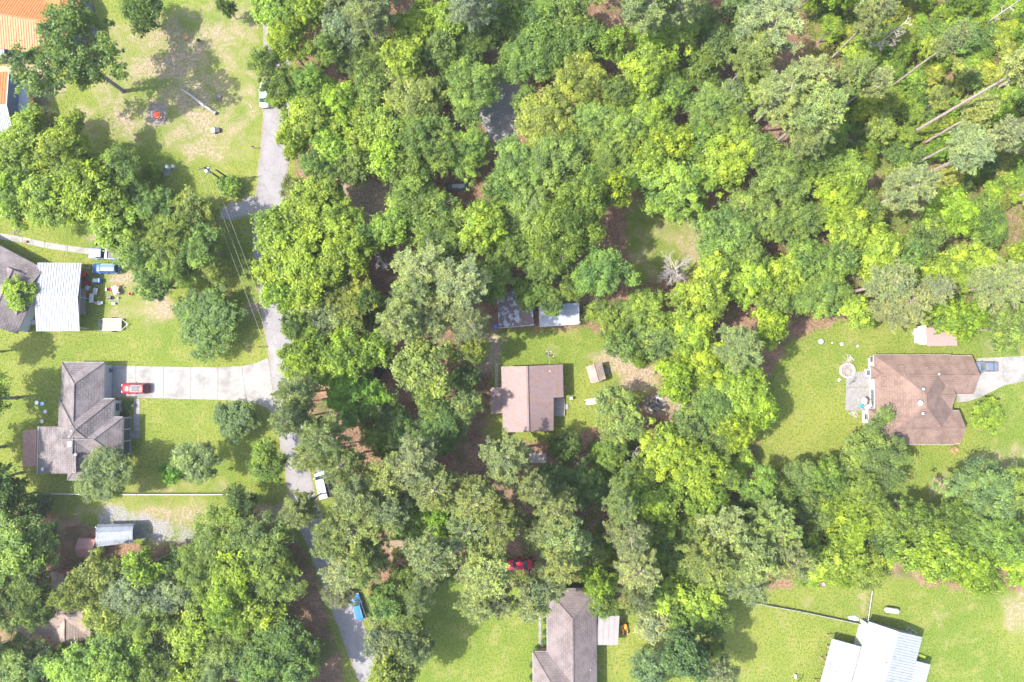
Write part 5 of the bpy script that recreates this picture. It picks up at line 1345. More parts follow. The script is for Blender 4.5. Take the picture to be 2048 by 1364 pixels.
for s in (-.95, 0, .95): MB().tube([(-1.9, s, .1), (-3.1, s, .06)], .03, 5).build('ramp_rail', STEEL, tr)
MB().tube([(2.38, 0, 0), (2.38, 0, .75)], .05, 6).build('jack', STEEL, tr)

# ================================================================== SMALL THINGS
def simple(name, mb, m, label, cat, loc=(0, 0, 0), rz=0, group=None, bevel=0, smooth=False):
    o = mb.build(name, m, None, bevel=bevel, smooth=smooth); o.location = loc; o.rotation_euler = (0, 0, rz); return tag(o, label, cat, group)
def PL(n, c, **k): return mat(n, c, .45, .06, 3, bump=0, **k)
def table(x, y, rz, lx, ly, m, label, h=.74):
    t = thing('table', label, 'table', P(x, y), rz)
    MB().box((0, 0, h), (lx, ly, .05)).build('table_top', m, t, bevel=.01)
    for i in (-1, 1):
        for j in (-1, 1): MB().tube([(i * (lx / 2 - .08), j * (ly / 2 - .08), 0), (i * (lx / 2 - .1), j * (ly / 2 - .1), h - .02)], .025, 6).build('leg', STEEL, t)
    return t
def chair(x, y, rz, m, label, group=None):
    t = thing('chair', label, 'chair', P(x, y), rz, group)
    MB().box((0, 0, .42), (.5, .5, .05)).build('seat', m, t, bevel=.01)
    MB().box((-.26, 0, .72), (.05, .5, .55), 0, 1, R(-10)).build('backrest', m, t, bevel=.01)
    for i in (-1, 1):
        for j in (-1, 1): MB().tube([(i * .24, j * .24, 0), (i * .21, j * .21, .42)], .022, 5).build('leg', m, t)
    return t
def bin_(x, y, m, label, rz=0):
    t = thing('wheelie_bin', label, 'bin', P(x, y), rz)
    MB().box((0, 0, .5), (.55, .6, 1.0), 0, 1.15).build('body', m, t, bevel=.03)
    MB().box((.02, 0, 1.05), (.74, .76, .09)).build('lid', m, t, bevel=.03)
    for s in (-1, 1):
        w = MB().lathe([(.03, -.04), (.12, -.04), (.12, .04), (.03, .04)], n=12).build('wheel', RUBBER, t); w.location = (-.28, s * .25, .12); w.rotation_euler = (R(90), 0, 0)
    return t
bin_(223, 741, PL('bin_blue', (.06, .10, .19)), 'dark blue wheelie bin beside the garage door')
BLUEP = PL('bright_blue_plastic', (.03, .16, .55)); REDP = PL('red_plastic', (.5, .05, .06)); WHP = PL('white_plastic', (.38, .38, .38)); PINKP = PL('pink_plastic', (.75, .06, .35)); ORP = PL('orange_plastic', (.75, .28, .02)); TEALP = PL('teal_fabric', (.02, .42, .38))
# by the carport
t = thing('porta_box', 'bright blue plastic garden box with white lid south of the blue estate car', 'box', P(198, 562), 0)
MB().box((0, 0, .45), (1.3, .75, .9), 0, .94).build('body', BLUEP, t, bevel=.03); MB().box((-.2, 0, .93), (.8, .6, .06)).build('lid', WHP, t, bevel=.02)
table(188, 597, R(88), 1.6, .75, WHP, 'white folding table in the carport shade')
table(235.5, 581, R(-68), 1.55, 1.0, mat('pink_table', (.33, .28, .26), .6, .1, 3), 'pale pink-topped table loaded with small goods in the sun')
for i, (dx, dy, c_) in enumerate([(-2, -8, REDP), (2, 3, BLACK), (-1, 8, PINKP), (3, -4, REDP)]):
    p = P(235 + dx, 579 + dy, .77); simple('goods_box', MB().box((0, 0, .1), (.3, .22, .2)), c_, 'small goods box on the pale pink-topped table', 'box', (p.x, p.y, .765), i * .7, 'goods on the pale pink-topped table', .02)
chair(216, 579, R(180), WHP, 'white plastic chair beside the pale pink-topped table'); chair(222, 579, R(20), REDP, 'red chair facing the pale pink-topped table')
p = P(263, 588); simple('red_bucket', MB().lathe([(.22, 0), (.3, .42), (.27, .42), (.2, .05), (.02, .05)], n=14), REDP, 'red bucket alone at the edge of the worn dirt', 'bucket', p)
def tire(x, y, label):
    p = P(x, y); simple('loose_tire', MB().lathe([(.19, .02), (.33, 0), (.36, .1), (.33, .2), (.19, .18), (.19, .02)], n=16), RUBBER, label, 'tire', p)
tire(224, 596, 'loose black tire lying on grass south of the loaded table')
simple('black_case', MB().box((0, 0, .16), (.8, .45, .32)), BLACK, 'black case next to the loose tire', 'case', P(219, 595), .2, bevel=.03)
simple('white_jug', MB().lathe([(.02, 0), (.17, 0), (.17, .3), (.06, .42), (.06, .48), (.02, .48)], n=12), WHP, 'white jug east of the loose tire', 'jug', P(238, 596))
simple('cooler', MB().box((0, 0, .2), (.65, .4, .4)), WHP, 'white cooler on the grass south of the ladder', 'cooler', P(229, 607), 0, bevel=.04)
lr = thing('ladder', 'short pale ladder lying flat on the grass by the white cooler', 'ladder', P(228, 602.5), R(0))
for s in (-.22, .22): MB().tube([(-.9, s, .05), (.9, s, .05)], .03, 5).build('rail', WHP, lr)
for k in range(6): MB().tube([(-.75 + .3 * k, -.22, .05), (-.75 + .3 * k, .22, .05)], .02, 5).build('rung', WHP, lr)
for k, (x, y) in enumerate([(199, 605.5), (205, 606)]): chair(x, y, R(30 + 60 * k), WHP, 'white chair at the shade line east of the carport', 'white chairs at the shade line')
mw = thing('wheelbarrow', 'dark wheelbarrow standing in the carport shade', 'wheelbarrow', P(194, 583), R(80))
MB().box((0, 0, .45), (.95, .6, .3), 0, 1.25).build('tray', STEEL, mw, bevel=.03)
for s in (-1, 1): MB().tube([(.35, s * .1, .2), (-.4, s * .28, .35), (-.95, s * .3, .55)], .03, 5).build('handle', TIMBER, mw)
for s in (-1, 1): MB().tube([(-.3, s * .25, .3), (-.35, s * .27, 0)], .025, 5).build('leg', STEEL, mw)
w = MB().lathe([(.05, -.05), (.19, -.05), (.19, .05), (.05, .05)], n=14).build('wheel', RUBBER, mw); w.location = (.52, 0, .19); w.rotation_euler = (R(90), 0, 0)
# workbench with planks under the open carport side
bnk = thing('long_bench', 'long grey plank workbench under the open side of the white carport', 'bench', P(170, 604))
for i in range(4): MB().box((-.42 + i * .28, 0, .75), (.26, 4.6, .05)).build('plank', WOOD, bnk)
for s in (-1, 0, 1):
    for q in (-.4, .4): MB().box((q, s * 2.1, .36), (.09, .09, .72)).build('leg', WOOD, bnk)
def bike(x, y, rz, label):
    t = thing('bicycle', label, 'bicycle', P(x, y), rz)
    for xx in (-.52, .52):
        w = MB(); w.tube([(xx + .33 * math.cos(a * math.pi / 8), 0, .34 + .33 * math.sin(a * math.pi / 8)) for a in range(17)], .025, 5, cap=False); w.build('wheel', RUBBER, t)
    f = MB(); f.tube([(-.52, 0, .34), (-.1, 0, .3), (.36, 0, .8), (-.2, 0, .85), (-.52, 0, .34)], .025, 5); f.tube([(-.1, 0, .3), (-.22, 0, .95)], .025, 5); f.tube([(.52, 0, .34), (.36, 0, .95)], .025, 5); f.build('frame', STEEL, t)
    MB().tube([(.36, -.3, 1.0), (.36, .3, 1.0)], .02, 5).build('handlebar', STEEL, t); MB().box((-.22, 0, .98), (.26, .14, .07)).build('saddle', BLACK, t, bevel=.02)
bike(168, 538, R(70), 'bicycle standing at the north end of the carport bench'); bike(174, 628, R(40), 'bicycle standing at the south end of the carport bench')
for i, (x, y, c_, lb) in enumerate([(171, 549, REDP, 'red storage tub at the north of the carport clutter'), (166, 560, PL('maroon_plastic', (.25, .05, .08)), 'maroon storage tub by the carport post'), (177, 568, PL('dark_red_plastic', (.3, .03, .05)), 'dark red tub with lid in the carport clutter'), (178, 576, PL('teal_plastic', (.2, .4, .42)), 'teal tub in the carport clutter'), (160, 553, STEEL, 'grey metal chest under the carport edge')]):
    t = thing('storage_tub', lb, 'tub', P(x, y), i * .4)
    MB().box((0, 0, .28), (.8, .55, .56), 0, 1.08).build('body', c_, t, bevel=.03); MB().box((0, 0, .59), (.9, .63, .06)).build('lid', WHP if i == 3 else c_, t, bevel=.02)
simple('red_stool', MB().lathe([(.2, 0), (.17, .4), (.24, .42), (.24, .48), (.02, .48)], n=14), REDP, 'round red stool beside the carport bench', 'stool', P(178, 586))
simple('grill', MB().lathe([(.05, 0), (.06, .5), (.28, .6), (.33, .78), (.28, .94), (.05, 1.02)], n=14), BLACK, 'black kettle grill on the lawn north of the pickup', 'grill', P(196, 490), smooth=True)
for i, (x, y) in enumerate([(57, 629), (60, 638)]):
    simple('patio_crate', MB().box((0, 0, .3), (1.5 - i * .4, .8, .6)), WHP if i == 0 else WOOD, 'white bench-like crate behind the carport' if i == 0 else 'grey wooden crate behind the carport', 'crate', P(x, y), .05, bevel=.03)
simple('white_basin', MB().box((0, 0, .2), (.9, .7, .4), 0, 1.1), WHP, 'white basin at the south-west corner of the carport', 'basin', P(68, 645), .1, bevel=.04)
simple('stump_box', MB().box((0, 0, .2), (.55, .4, .4)), mat('brown_box', (.25, .12, .08), .8, .1, 3), 'small brown box on the pale walkway', 'box', P(53, 484), .1, bevel=.02)
def pile(x, y, r, n, m, label, name='branch_pile', L=1.0, cat='pile'):
    t = thing(name, label, cat, P(x, y))
    for k in range(n):
        a = rnd.uniform(0, 6.28); d = rnd.uniform(0, r); b2 = rnd.uniform(0, 6.28); l_ = L * rnd.uniform(.5, 1.1)
        c = Vector((math.cos(a) * d, math.sin(a) * d, rnd.uniform(.05, .3))); v = Vector((math.cos(b2) * l_ / 2, math.sin(b2) * l_ / 2, rnd.uniform(-.03, .06)))
        MB().tube([c - v, c + Vector((0, 0, .03)), c + v], [rnd.uniform(.03, .06), .045, .025], 5).build('branch', m, t)
    return t
pile(35, 462, .8, 14, BARK, 'heap of cut branches on bare soil by the walkway')
pile(1697, 719, .9, 18, DEADWOOD, 'low heap of dry branches north of the round fire pit')
pile(1706, 827.5, .7, 16, DEADWOOD, 'strip of dry brush at the south end of the patio')
# fire ring in the north lawn
fr = thing('fire_ring', 'orange-covered fire pit in an ash circle on the lawn', 'fire pit', P(315, 231))
for k in range(12):
    a = k * math.pi / 6 + rnd.uniform(-.1, .1)
    MB().box((math.cos(a) * .85, math.sin(a) * .85, .12), (.34, .24, .24), a + math.pi / 2, .85).build('stone', STONE, fr, bevel=.04)
vs = [(.0, 0, .42)] + [(.72 * math.cos(k * math.pi / 6) * rnd.uniform(.85, 1.1), .62 * math.sin(k * math.pi / 6) * rnd.uniform(.85, 1.1), .27 + rnd.uniform(-.05, .06)) for k in range(12)]
MB().add(vs, [(0, 1 + k, 1 + (k + 1) % 12) for k in range(12)]).build('tarp', mat('orange_tarp', (.75, .10, .03), .5, .15, 3), fr)
for k in range(9):
    a = k * .7 + .2; d = rnd.uniform(1.4, 2.1); c = P(315, 231) + Vector((math.cos(a) * d, math.sin(a) * d, .05)); t_ = a + 1.57 + rnd.uniform(-.5, .5); v = Vector((math.cos(t_), math.sin(t_), 0)) * rnd.uniform(.6, 1.1)
    simple('stick', MB().tube([c - v, c + Vector((0, 0, .06)), c + v], [.05, .045, .03], 5), BARK, 'dark stick lying on the ash circle around the fire pit', 'stick', group='sticks around the fire pit')
# fallen log, stump, chairs, cans on the north lawn
A_, B_ = P(363, 178, .25), P(428, 224, .25)
lg = thing('fallen_log', 'pale barkless fallen log lying on the shaded lawn', 'log', ((A_ + B_) / 2) * 1); lg.location.z = 0
MB().tube([A_, A_.lerp(B_, .3) + Vector((.05, .05, .02)), A_.lerp(B_, .62) + Vector((-.05, -.04, 0)), B_], [.13, .2, .24, .26], 10).build('log', DEADWOOD, lg, world=True, smooth=True)
MB().tube([A_.lerp(B_, .6), A_.lerp(B_, .6) + Vector((.2, .5, .3))], [.08, .03], 6).build('branch_stub', DEADWOOD, lg, world=True)
MB().tube([B_, B_ + (B_ - A_).normalized() * .5 + Vector((0, 0, .05))], [.24, .34], 8).build('root_end', BARK, lg, world=True)
simple('tree_stump', MB().lathe([(.55, 0), (.4, .12), (.33, .4), (.3, .42), (.02, .4)], n=12), BARK, 'dark tree stump at the end of the fallen log', 'stump', P(440, 194))
pile(434, 195, .7, 10, BARK, 'dark broken branches beside the tree stump')
chair(375, 77, R(-80), mat('orange_canvas', (.6, .27, .06), .7, .1, 3), 'orange lawn chair north of the fallen log'); chair(398, 83, R(160), BLACK, 'black lawn chair near the orange lawn chair')
pile(337, 124, .6, 10, DEADWOOD, 'small heap of pale twigs on the bare patch of lawn')
t = thing('dumped_cart', 'black-and-white yard cart at the lawn edge by the road', 'cart', P(432, 262), .1)
MB().box((-.35, 0, .35), (.6, .8, .35), 0, 1.1).build('tray', WHP, t, bevel=.03); MB().box((.45, 0, .3), (.8, .85, .4)).build('bin', BLACK, t, bevel=.03)
for s in (-1, 1):
    w = MB().lathe([(.05, -.05), (.2, -.05), (.2, .05), (.05, .05)], n=12).build('wheel', RUBBER, t); w.location = (0, s * .5, .2); w.rotation_euler = (R(90), 0, 0)
for i, (x, y, c_, lb) in enumerate([(302, 340, BLUEP, 'blue drum half under trees at the south lawn edge'), (338, 336, PL('pale_blue_plastic', (.5, .66, .75)), 'pale blue drum at the south lawn edge'), (350, 335, WHP, 'white drum at the south lawn edge'), (322, 350, mat('rusty_drum', (.26, .1, .06), .8, .3, 4), 'rusty drum at the south lawn edge')]):
    simple('drum', MB().lathe([(.28, 0), (.29, .3), (.3, .32), (.29, .34), (.29, .6), (.3, .62), (.28, .88), (.26, .86), (.02, .86)], n=16), c_, lb, 'drum', P(x, y), smooth=False)
bd = thing('lumber_stack', 'stack of old boards among drums at the south lawn edge', 'lumber', P(314, 342))
for k in range(5): MB().box((0, -.3 + k * .15, .1 + .06 * (k % 2)), (2.2, .13, .06), rnd.uniform(-.05, .05)).build('board', WOOD, bd)
bd = thing('pallet', 'weathered wooden pallet near the drums by the grove', 'pallet', P(335, 346), .2)
for k in range(6): MB().box((-.5 + k * .2, 0, .13), (.12, 1.0, .025)).build('board', WOOD, bd)
for k in (-.42, 0, .42): MB().box((0, k, .06), (1.15, .08, .1)).build('bearer', WOOD, bd)

# utility poles, wires, mailboxes
POLE = mat('creosote_pole', (.075, .06, .05), .9, .3, 5)
def pole(x, y, h, label, arm=True, can=False):
    p = P(x, y); t = thing('utility_pole', label, 'utility pole', p)
    MB().tube([(0, 0, -.2), (0, 0, h)], [.17, .12], 10).build('pole', POLE, t)
    if arm:
        MB().box((0, 0, h - .4), (2.2, .12, .14), R(15)).build('crossarm', POLE, t)
        for k in (-1, 0, 1):
            MB().lathe([(.02, 0), (.06, .02), (.04, .1), (.07, .14), (.02, .2)], (math.cos(R(15)) * k * .95, math.sin(R(15)) * k * .95, h - .33), 8).build('insulator', WHP, t)
    if can:
        MB().lathe([(.02, 0), (.24, .02), (.26, .1), (.26, .8), (.2, .88), (.02, .9)], (.1, -.38, h - 1.7), 14).build('transformer', mat('pale_transformer', (.62, .70, .74), .4, .05, 2), t, smooth=False)
        MB().box((.35, .15, h - 1.2), (.35, .3, .5)).build('cutout_box', STEEL, t, bevel=.03)
    return Vector((p.x, p.y, h))
T0 = pole(448, 362, 8.2, 'dark utility pole with pale transformer can at the lawn corner', True, True)
pole(462, 360, 6.2, 'second shorter dark pole right beside the transformer pole', False)
end = P(745, 1240, 8.2)
T1 = T0.lerp(end, .53); T1 = Vector((T1.x, T1.y, 8.2))
q = T1; pt = thing('utility_pole', 'dark utility pole hidden among roadside pines along the wires', 'utility pole', (q.x, q.y, 0))
MB().tube([(0, 0, -.2), (0, 0, 8.2)], [.17, .12], 10).build('pole', POLE, pt); MB().box((0, 0, 7.8), (2.2, .12, .14), R(15)).build('crossarm', POLE, pt)
T2 = T0.lerp(end, 1.06)
pt = thing('utility_pole', 'dark utility pole among verge trees south of the blue car', 'utility pole', (T2.x, T2.y, 0))
MB().tube([(0, 0, -.2), (0, 0, 8.2)], [.17, .12], 10).build('pole', POLE, pt); MB().box((0, 0, 7.8), (2.2, .12, .14), R(15)).build('crossarm', POLE, pt)
WIRE = mat('aluminium_wire', (.3, .29, .27), .4, .05, 1, bump=0)
ax = Vector((math.cos(R(15)), math.sin(R(15)), 0))
for A_, B_, lb in ((T0, T1, 'pale power line strung from transformer pole over the road bend'), (T1, T2, 'pale power line strung above the road beside the pines')):
    for k in (-1, 0, 1):
        a_, b2 = A_ + ax * k * .95 - Vector((0, 0, .15)), B_ + ax * k * .95 - Vector((0, 0, .15))
        pts = [a_.lerp(b2, i / 12) - Vector((0, 0, 4 * .6 * (i / 12) * (1 - i / 12))) for i in range(13)]
        tag(MB().tube(pts, .014, 5).build('power_line', WIRE), lb, 'wire', 'wires ' + lb[23:])
def mailbox(x, y, label, rz=0):
    t = thing('mailbox', label, 'mailbox', P(x, y), rz)
    MB().box((0, 0, .52), (.1, .1, 1.04)).build('post', WOOD, t)
    mb = MB(); n = 7
    pr = [(-.1, 0), (.1, 0)] + [(.1 * math.cos(k * math.pi / 6), .13 + .1 * math.sin(k * math.pi / 6)) for k in range(7)]
    vs = [(-.25, a, 1.04 + b) for a, b in pr] + [(.28, a, 1.04 + b) for a, b in pr]; m_ = len(pr)
    mb.add(vs, [tuple(range(m_)), tuple(range(2 * m_ - 1, m_ - 1, -1))] + [(i, m_ + i, m_ + (i + 1) % m_, (i + 1) % m_) for i in range(m_)])
    mb.build('box', BLACK, t)
mailbox(510, 297, 'black mailbox on a post at the road edge by the worn lawn'); mailbox(524, 694, 'black mailbox at the road edge north of the driveway apron'); mailbox(568, 968, 'black mailbox on the road edge near the dark fence-end tree')
# white panel fence
def panel_fence(pts, label, m, h=1.5, seg=2.0, name='panel_fence'):
    A_ = P(*pts[0]); t = thing(name, label, 'fence', A_)
    for q0, q1 in zip(pts[:-1], pts[1:]):
        a_, b2 = P(*q0), P(*q1); n = max(1, round((b2 - a_).length / seg)); d = (b2 - a_); rz = math.atan2(d.y, d.x)
        for i in range(n):
            c = a_.lerp(b2, (i + .5) / n); w_ = d.length / n
            MB().box((c.x, c.y, h / 2 + .05), (w_ - .13, .05, h - .1), rz).build('panel', m, t, world=True)
            MB().box((c.x, c.y, h + .03), (w_ - .13, .12, .06), rz).build('rail', m, t, world=True)
            q = a_.lerp(b2, i / n); MB().box((q.x, q.y, h / 2 + .05), (.13, .13, h + .1), rz).build('post', m, t, world=True)
        MB().box((b2.x, b2.y, h / 2 + .05), (.13, .13, h + .1), rz).build('post', m, t, world=True)
    return t
panel_fence([(95, 986), (280, 987), (460, 987)], 'long low white panel fence between grassy yard and dirt lot', WHITE, 1.0)
panel_fence([(1500, 1203), (1600, 1221), (1727, 1248)], 'grey weathered board fence crossing the lawn to the white-roofed house', mat('grey_boards', (.2, .19, .175), .9, .15, 3), .7)
cf = thing('chain_link_fence', 'chain-link fence with bright top rail between two lawns', 'fence', P(1732, 1215))
A_, B_ = P(1737, 1178), P(1727, 1248)
for i in range(6): q = A_.lerp(B_, i / 5); MB().tube([(q.x, q.y, 0), (q.x, q.y, 1.3)], .04, 6).build('post', STEEL, cf, world=True)
MB().tube([A_ + Vector((0, 0, 1.28)), B_ + Vector((0, 0, 1.28))], .05, 6).build('top_rail', WHITE, cf, world=True)
mb = MB(); n = 46
for i in range(n):
    for s in (-1, 1):
        q0 = A_.lerp(B_, i / n); q1 = A_.lerp(B_, min(1, max(0, (i + s * 6) / n)))
        mb.tube([(q0.x, q0.y, .05), (q1.x, q1.y, 1.25)], .004, 3, cap=False)
tag(mb.build('wire_mesh', STEEL, cf, world=True), kind='stuff')
# propane tank
t = thing('propane_tank', 'white horizontal propane tank on the lawn north of the white-roofed house', 'tank', P(1779, 1218), R(-7))
mb = MB(); pr = [(-1.25, .02), (-1.2, .25), (-1.05, .42), (-.85, .48), (.85, .48), (1.05, .42), (1.2, .25), (1.25, .02)]
mb.tube([(x, 0, .72) for x, r_ in pr], [r_ for x, r_ in pr], 20); mb.build('tank', WHITE, t, smooth=True)
MB().lathe([(.18, 1.15), (.18, 1.3), (.12, 1.36), (.02, 1.36)], (.2, 0, 0), 12).build('valve_hood', STEEL, t)
for s in (-.7, .7): MB().box((s, 0, .14), (.15, .7, .3)).build('foot', CONCRETE2, t)
# mower
t = thing('riding_mower', 'orange riding mower in the shade beside the flat beige carport', 'mower', P(1249, 1256), R(92))
MB().box((.5, 0, .6), (.95, .55, .45), 0, .85).build('hood', ORP, t, bevel=.06); MB().box((-.3, 0, .38), (1.1, .75, .2)).build('chassis', BLACK, t, bevel=.03)
MB().box((-.45, 0, .62), (.5, .5, .14)).build('seat', BLACK, t, bevel=.05); MB().box((-.72, 0, .85), (.1, .48, .42)).build('seat_back', BLACK, t, bevel=.04); MB().box((-.5, 0, .5), (.8, .95, .08)).build('fender', ORP, t, bevel=.03)
MB().tube([(.0, 0, .6), (-.12, 0, .95)], .03, 6).build('steering_column', BLACK, t); MB().tube([(-.12 + .0, .17 * math.cos(a * .785), .95 + .0) if False else (-.12 + .17 * math.sin(a * .785), .17 * math.cos(a * .785), .96) for a in range(9)], .018, 5, cap=False).build('steering_wheel', BLACK, t)
MB().box((.1, 0, .2), (.9, 1.1, .18)).build('mower_deck', ORP, t, bevel=.04)
for x, r_ in ((.75, .2), (-.55, .28)):
    for s in (-1, 1):
        w = MB().lathe([(.05, -.09), (r_, -.09), (r_, .09), (.05, .09)], n=14).build('wheel', RUBBER, t); w.location = (x, s * .48, r_); w.rotation_euler = (R(90), 0, 0)
# patio pit, chairs, parasol
t = thing('stone_fire_pit', 'round stone-walled fire pit full of branches at the corner of the patio', 'fire pit', P(1693, 741))
for lev in (0, 1):
    for k in range(22):
        a = (k + .5 * lev) * 2 * math.pi / 22
        MB().box((math.cos(a) * 1.22, math.sin(a) * 1.22, .14 + lev * .27), (.33, .3, .25), a + math.pi / 2, .95).build('stone', STONE, t, bevel=.025)
MB().lathe([(1.08, .02), (1.08, .12), (.02, .16)], n=20).build('ash_bed', SOIL, t)
for k in range(26):
    a = rnd.uniform(0, 6.28); d = rnd.uniform(0, .7); b2 = rnd.uniform(0, 6.28); l_ = rnd.uniform(.3, .5); c = Vector((math.cos(a) * d, math.sin(a) * d, rnd.uniform(.2, .42))); v = Vector((math.cos(b2) * l_, math.sin(b2) * l_, rnd.uniform(-.1, .1)))
    if (c + v).xy.length > 1.0 or (c - v).xy.length > 1.0: continue
    MB().tube([c - v, c + v], [.05, .03], 5).build('branch', DEADWOOD if k % 2 else BARK, t)
bike(1703, 761, R(50), 'bicycle on the patio south of the stone fire pit')
simple('patio_cube', MB().box((0, 0, .4), (.6, .75, .8)), PL('slate_plastic', (.22, .25, .32)), 'slate-grey storage box on the patio against the house', 'box', P(1730, 749), 0, bevel=.03)
simple('white_cushion', MB().box((0, 0, .12), (.5, .5, .24)), WHP, 'white square cushion on the grass beside the patio', 'cushion', P(1677.5, 759.5), .6, bevel=.06)
t = thing('patio_parasol', 'white closed-top parasol standing on the patio', 'parasol', P(1718, 801))
MB().lathe([(.62, 1.95), (.6, 2.0), (.35, 2.2), (.06, 2.4), (.02, 2.45)], n=8).build('canopy', WHP, t); MB().tube([(0, 0, 0), (0, 0, 2.45)], .03, 8).build('pole', STEEL, t); MB().lathe([(.25, 0), (.25, .06), (.05, .1)], n=14).build('base', STEEL, t)
chair(1720, 812, R(30), TEALP, 'teal patio chair beside the white parasol'); chair(1727, 806, R(200), BLACK, 'black patio chair beside the white parasol'); chair(1737, 803, R(100), mat('rust_cloth', (.55, .16, .08), .7, .1, 3), 'rust-red patio chair by the house wall')
table(1733, 814, R(35), 1.3, .8, PL('pale_green_top', (.55, .66, .63)), 'pale glass-green patio table by the angled house corner')
for i, (x, y, r_, lb) in enumerate([(1641, 683, .55, 'grey garden boulder in the tree shade on the lawn'), (1683, 688, .35, 'white stone in the middle of a bare soil circle'), (1715, 692, .25, 'small white stone beside a bare soil circle'), (1664, 686, .18, 'tiny white stone on the open lawn')]):
    mb = MB(); bmn = bmesh.new(); bmesh.ops.create_icosphere(bmn, subdivisions=2, radius=r_)
    for v in bmn.verts: v.co *= rnd.uniform(.85, 1.12); v.co.z = v.co.z * .7 + r_ * .3
    mb.add([v.co.copy() for v in bmn.verts], [tuple(v.index for v in f.verts) for f in bmn.faces]); bmn.free()
    simple('garden_stone', mb, STONE if i == 0 else WHITE, lb, 'stone', P(x, y), smooth=True)
# palm by the brown house
t = thing('yucca_palm', 'small spiky palm with tan fronds at the south wall of brown-roofed house', 'palm', P(1904, 899))
MB().tube([(0, 0, 0), (0, 0, .8)], [.2, .16], 8).build('trunk', BARK, t)
for k in range(26):
    a = k * 2.4; e_ = .9 - .9 * (k / 26); L_ = rnd.uniform(.9, 1.3)
    d = Vector((math.cos(a), math.sin(a), 0)); n_ = Vector((-d.y, d.x, 0))
    pts = [Vector((0, 0, .75)) + d * L_ * s_ * (1 - e_ * .4) + Vector((0, 0, L_ * (e_ * s_ - .55 * s_ * s_))) for s_ in (0, .35, .7, 1)]
    vs = []; wv2 = (.05, .09, .07, .01)
    for p_, w_ in zip(pts, wv2): vs += [p_ - n_ * w_, p_ + n_ * w_]
    MB().add(vs, [(i * 2, i * 2 + 1, i * 2 + 3, i * 2 + 2) for i in range(3)]).build('frond', mat('tan_frond', (.22, .15, .055), .7, .25, 4), t)
# cottage yard
simple('white_post_box', MB().box((0, 0, .45), (.5, .5, .9), 0, .9), WHITE, 'white utility box on the lawn east of the pink-roofed cottage', 'box', P(1142, 796), .1, bevel=.03)
t = thing('plank_pile', 'pile of pale weathered planks on the lawn beside the open-crowned tree', 'lumber', P(1190, 802), R(9))
for k in range(14): MB().box((rnd.uniform(-.15, .15), -.42 + (k % 5) * .21, .05 + (k // 5) * .08), (3.3 * rnd.uniform(.8, 1.05), .19, .06), rnd.uniform(-.03, .03)).build('plank', mat('bleached_plank', (.33, .29, .265), .9, .2, 4), t)
t = thing('junk_heap', 'heap of broken white and dark scrap on burnt ground in the cottage yard', 'heap', P(1312, 808))
for k in range(46):
    a = rnd.uniform(0, 6.28); d = 1.7 * math.sqrt(rnd.random())
    MB().box((math.cos(a) * d, math.sin(a) * d * .8, rnd.uniform(.08, .45) * (1.2 - d / 2)), (rnd.uniform(.2, .7), rnd.uniform(.12, .4), rnd.uniform(.05, .2)), rnd.uniform(0, 3.1), rnd.uniform(.7, 1), rnd.uniform(-.4, .4)).build('scrap', rnd.choice([WHITE, BLACK, STEEL, WOOD, BLACK, BRICK]), t)
t = thing('platform', 'brown wooden pallet platform with white edge at the wood margin', 'platform', P(1379, 818))
for k in range(6): MB().box((-.3 + k * .26, 0, .2), (.23, 2.0, .05), 0).build('plank', mat('reddish_plank', (.42, .24, .17), .9, .2, 4), t)
for s in (-.8, .8): MB().box((.35, s, .09), (1.6, .1, .17)).build('bearer', WOOD, t)
MB().box((-.55, -.5, .12), (.3, 1.7, .12)).build('edge_board', WHITE, t)
t = thing('board_platform', 'grey board platform between pines south of the cottage', 'platform', P(1076, 916))
for k in range(8): MB().box((0, -.75 + k * .21, .22), (3.0, .19, .05), rnd.uniform(-.01, .01)).build('plank', WOOD, t)
for s in (-1.3, 1.3): MB().box((s, 0, .1), (.1, 1.6, .19)).build('bearer', WOOD, t)
t = thing('rusty_plank', 'long rusty sheet lying on dark soil south of the plank pile', 'sheet', P(1204, 888), R(-52))
MB().box((0, 0, .06), (2.2, .55, .05)).build('sheet', METAL_RUST, t); MB().box((.1, .1, .11), (1.6, .2, .04)).build('board', mat('pink_board', (.5, .32, .28), .9, .15, 3), t)
t = thing('wooden_walk', 'narrow grey boardwalk beside the north-west corner of the cottage', 'boardwalk', P(993, 752))
for k in range(16): MB().box((0, -2.0 + k * .26, .1), (.55, .23, .05)).build('plank', WOOD, t)
for s in (-.2, .2): MB().box((s, 0, .04), (.08, 4.2, .07)).build('bearer', WOOD, t)
t = thing('service_mast', 'white metal pole from cottage roof edge with rubble at its foot', 'mast', P(1098, 708))
a_, b2 = P(1098, 709, .1), P(1099, 729, 2.9); MB().tube([a_, b2], .04, 6).build('pole', WHITE, t, world=True)
for k in range(9): MB().box((rnd.uniform(-.8, .8), rnd.uniform(-.4, .5), .1), (rnd.uniform(.2, .5), .25, .2), rnd.uniform(0, 3), .8).build('rubble', rnd.choice([STONE, WHITE, BLACK]), t)
t = thing('old_trough', 'dark metal trough with white fittings in dirt north of the lime-green hardwood', 'trough', P(915, 375), R(3))
MB().box((0, 0, .35), (3.4, 1.3, .7), 0, 1.05).build('tub', mat('dark_tub', (.07, .075, .085), .6, .2, 3), t, bevel=.05); MB().box((.2, .1, .73), (2.2, .6, .06)).build('cover', STEEL, t, bevel=.02); MB().box((.6, -.2, .8), (.8, .3, .08)).build('fitting', WHITE, t)
simple('blue_crate', MB().box((0, 0, .3), (.7, .6, .6), 0, 1.05), BLUEP, 'blue crate at the corner of the rusty shed', 'crate', P(992, 653), .1, bevel=.03)
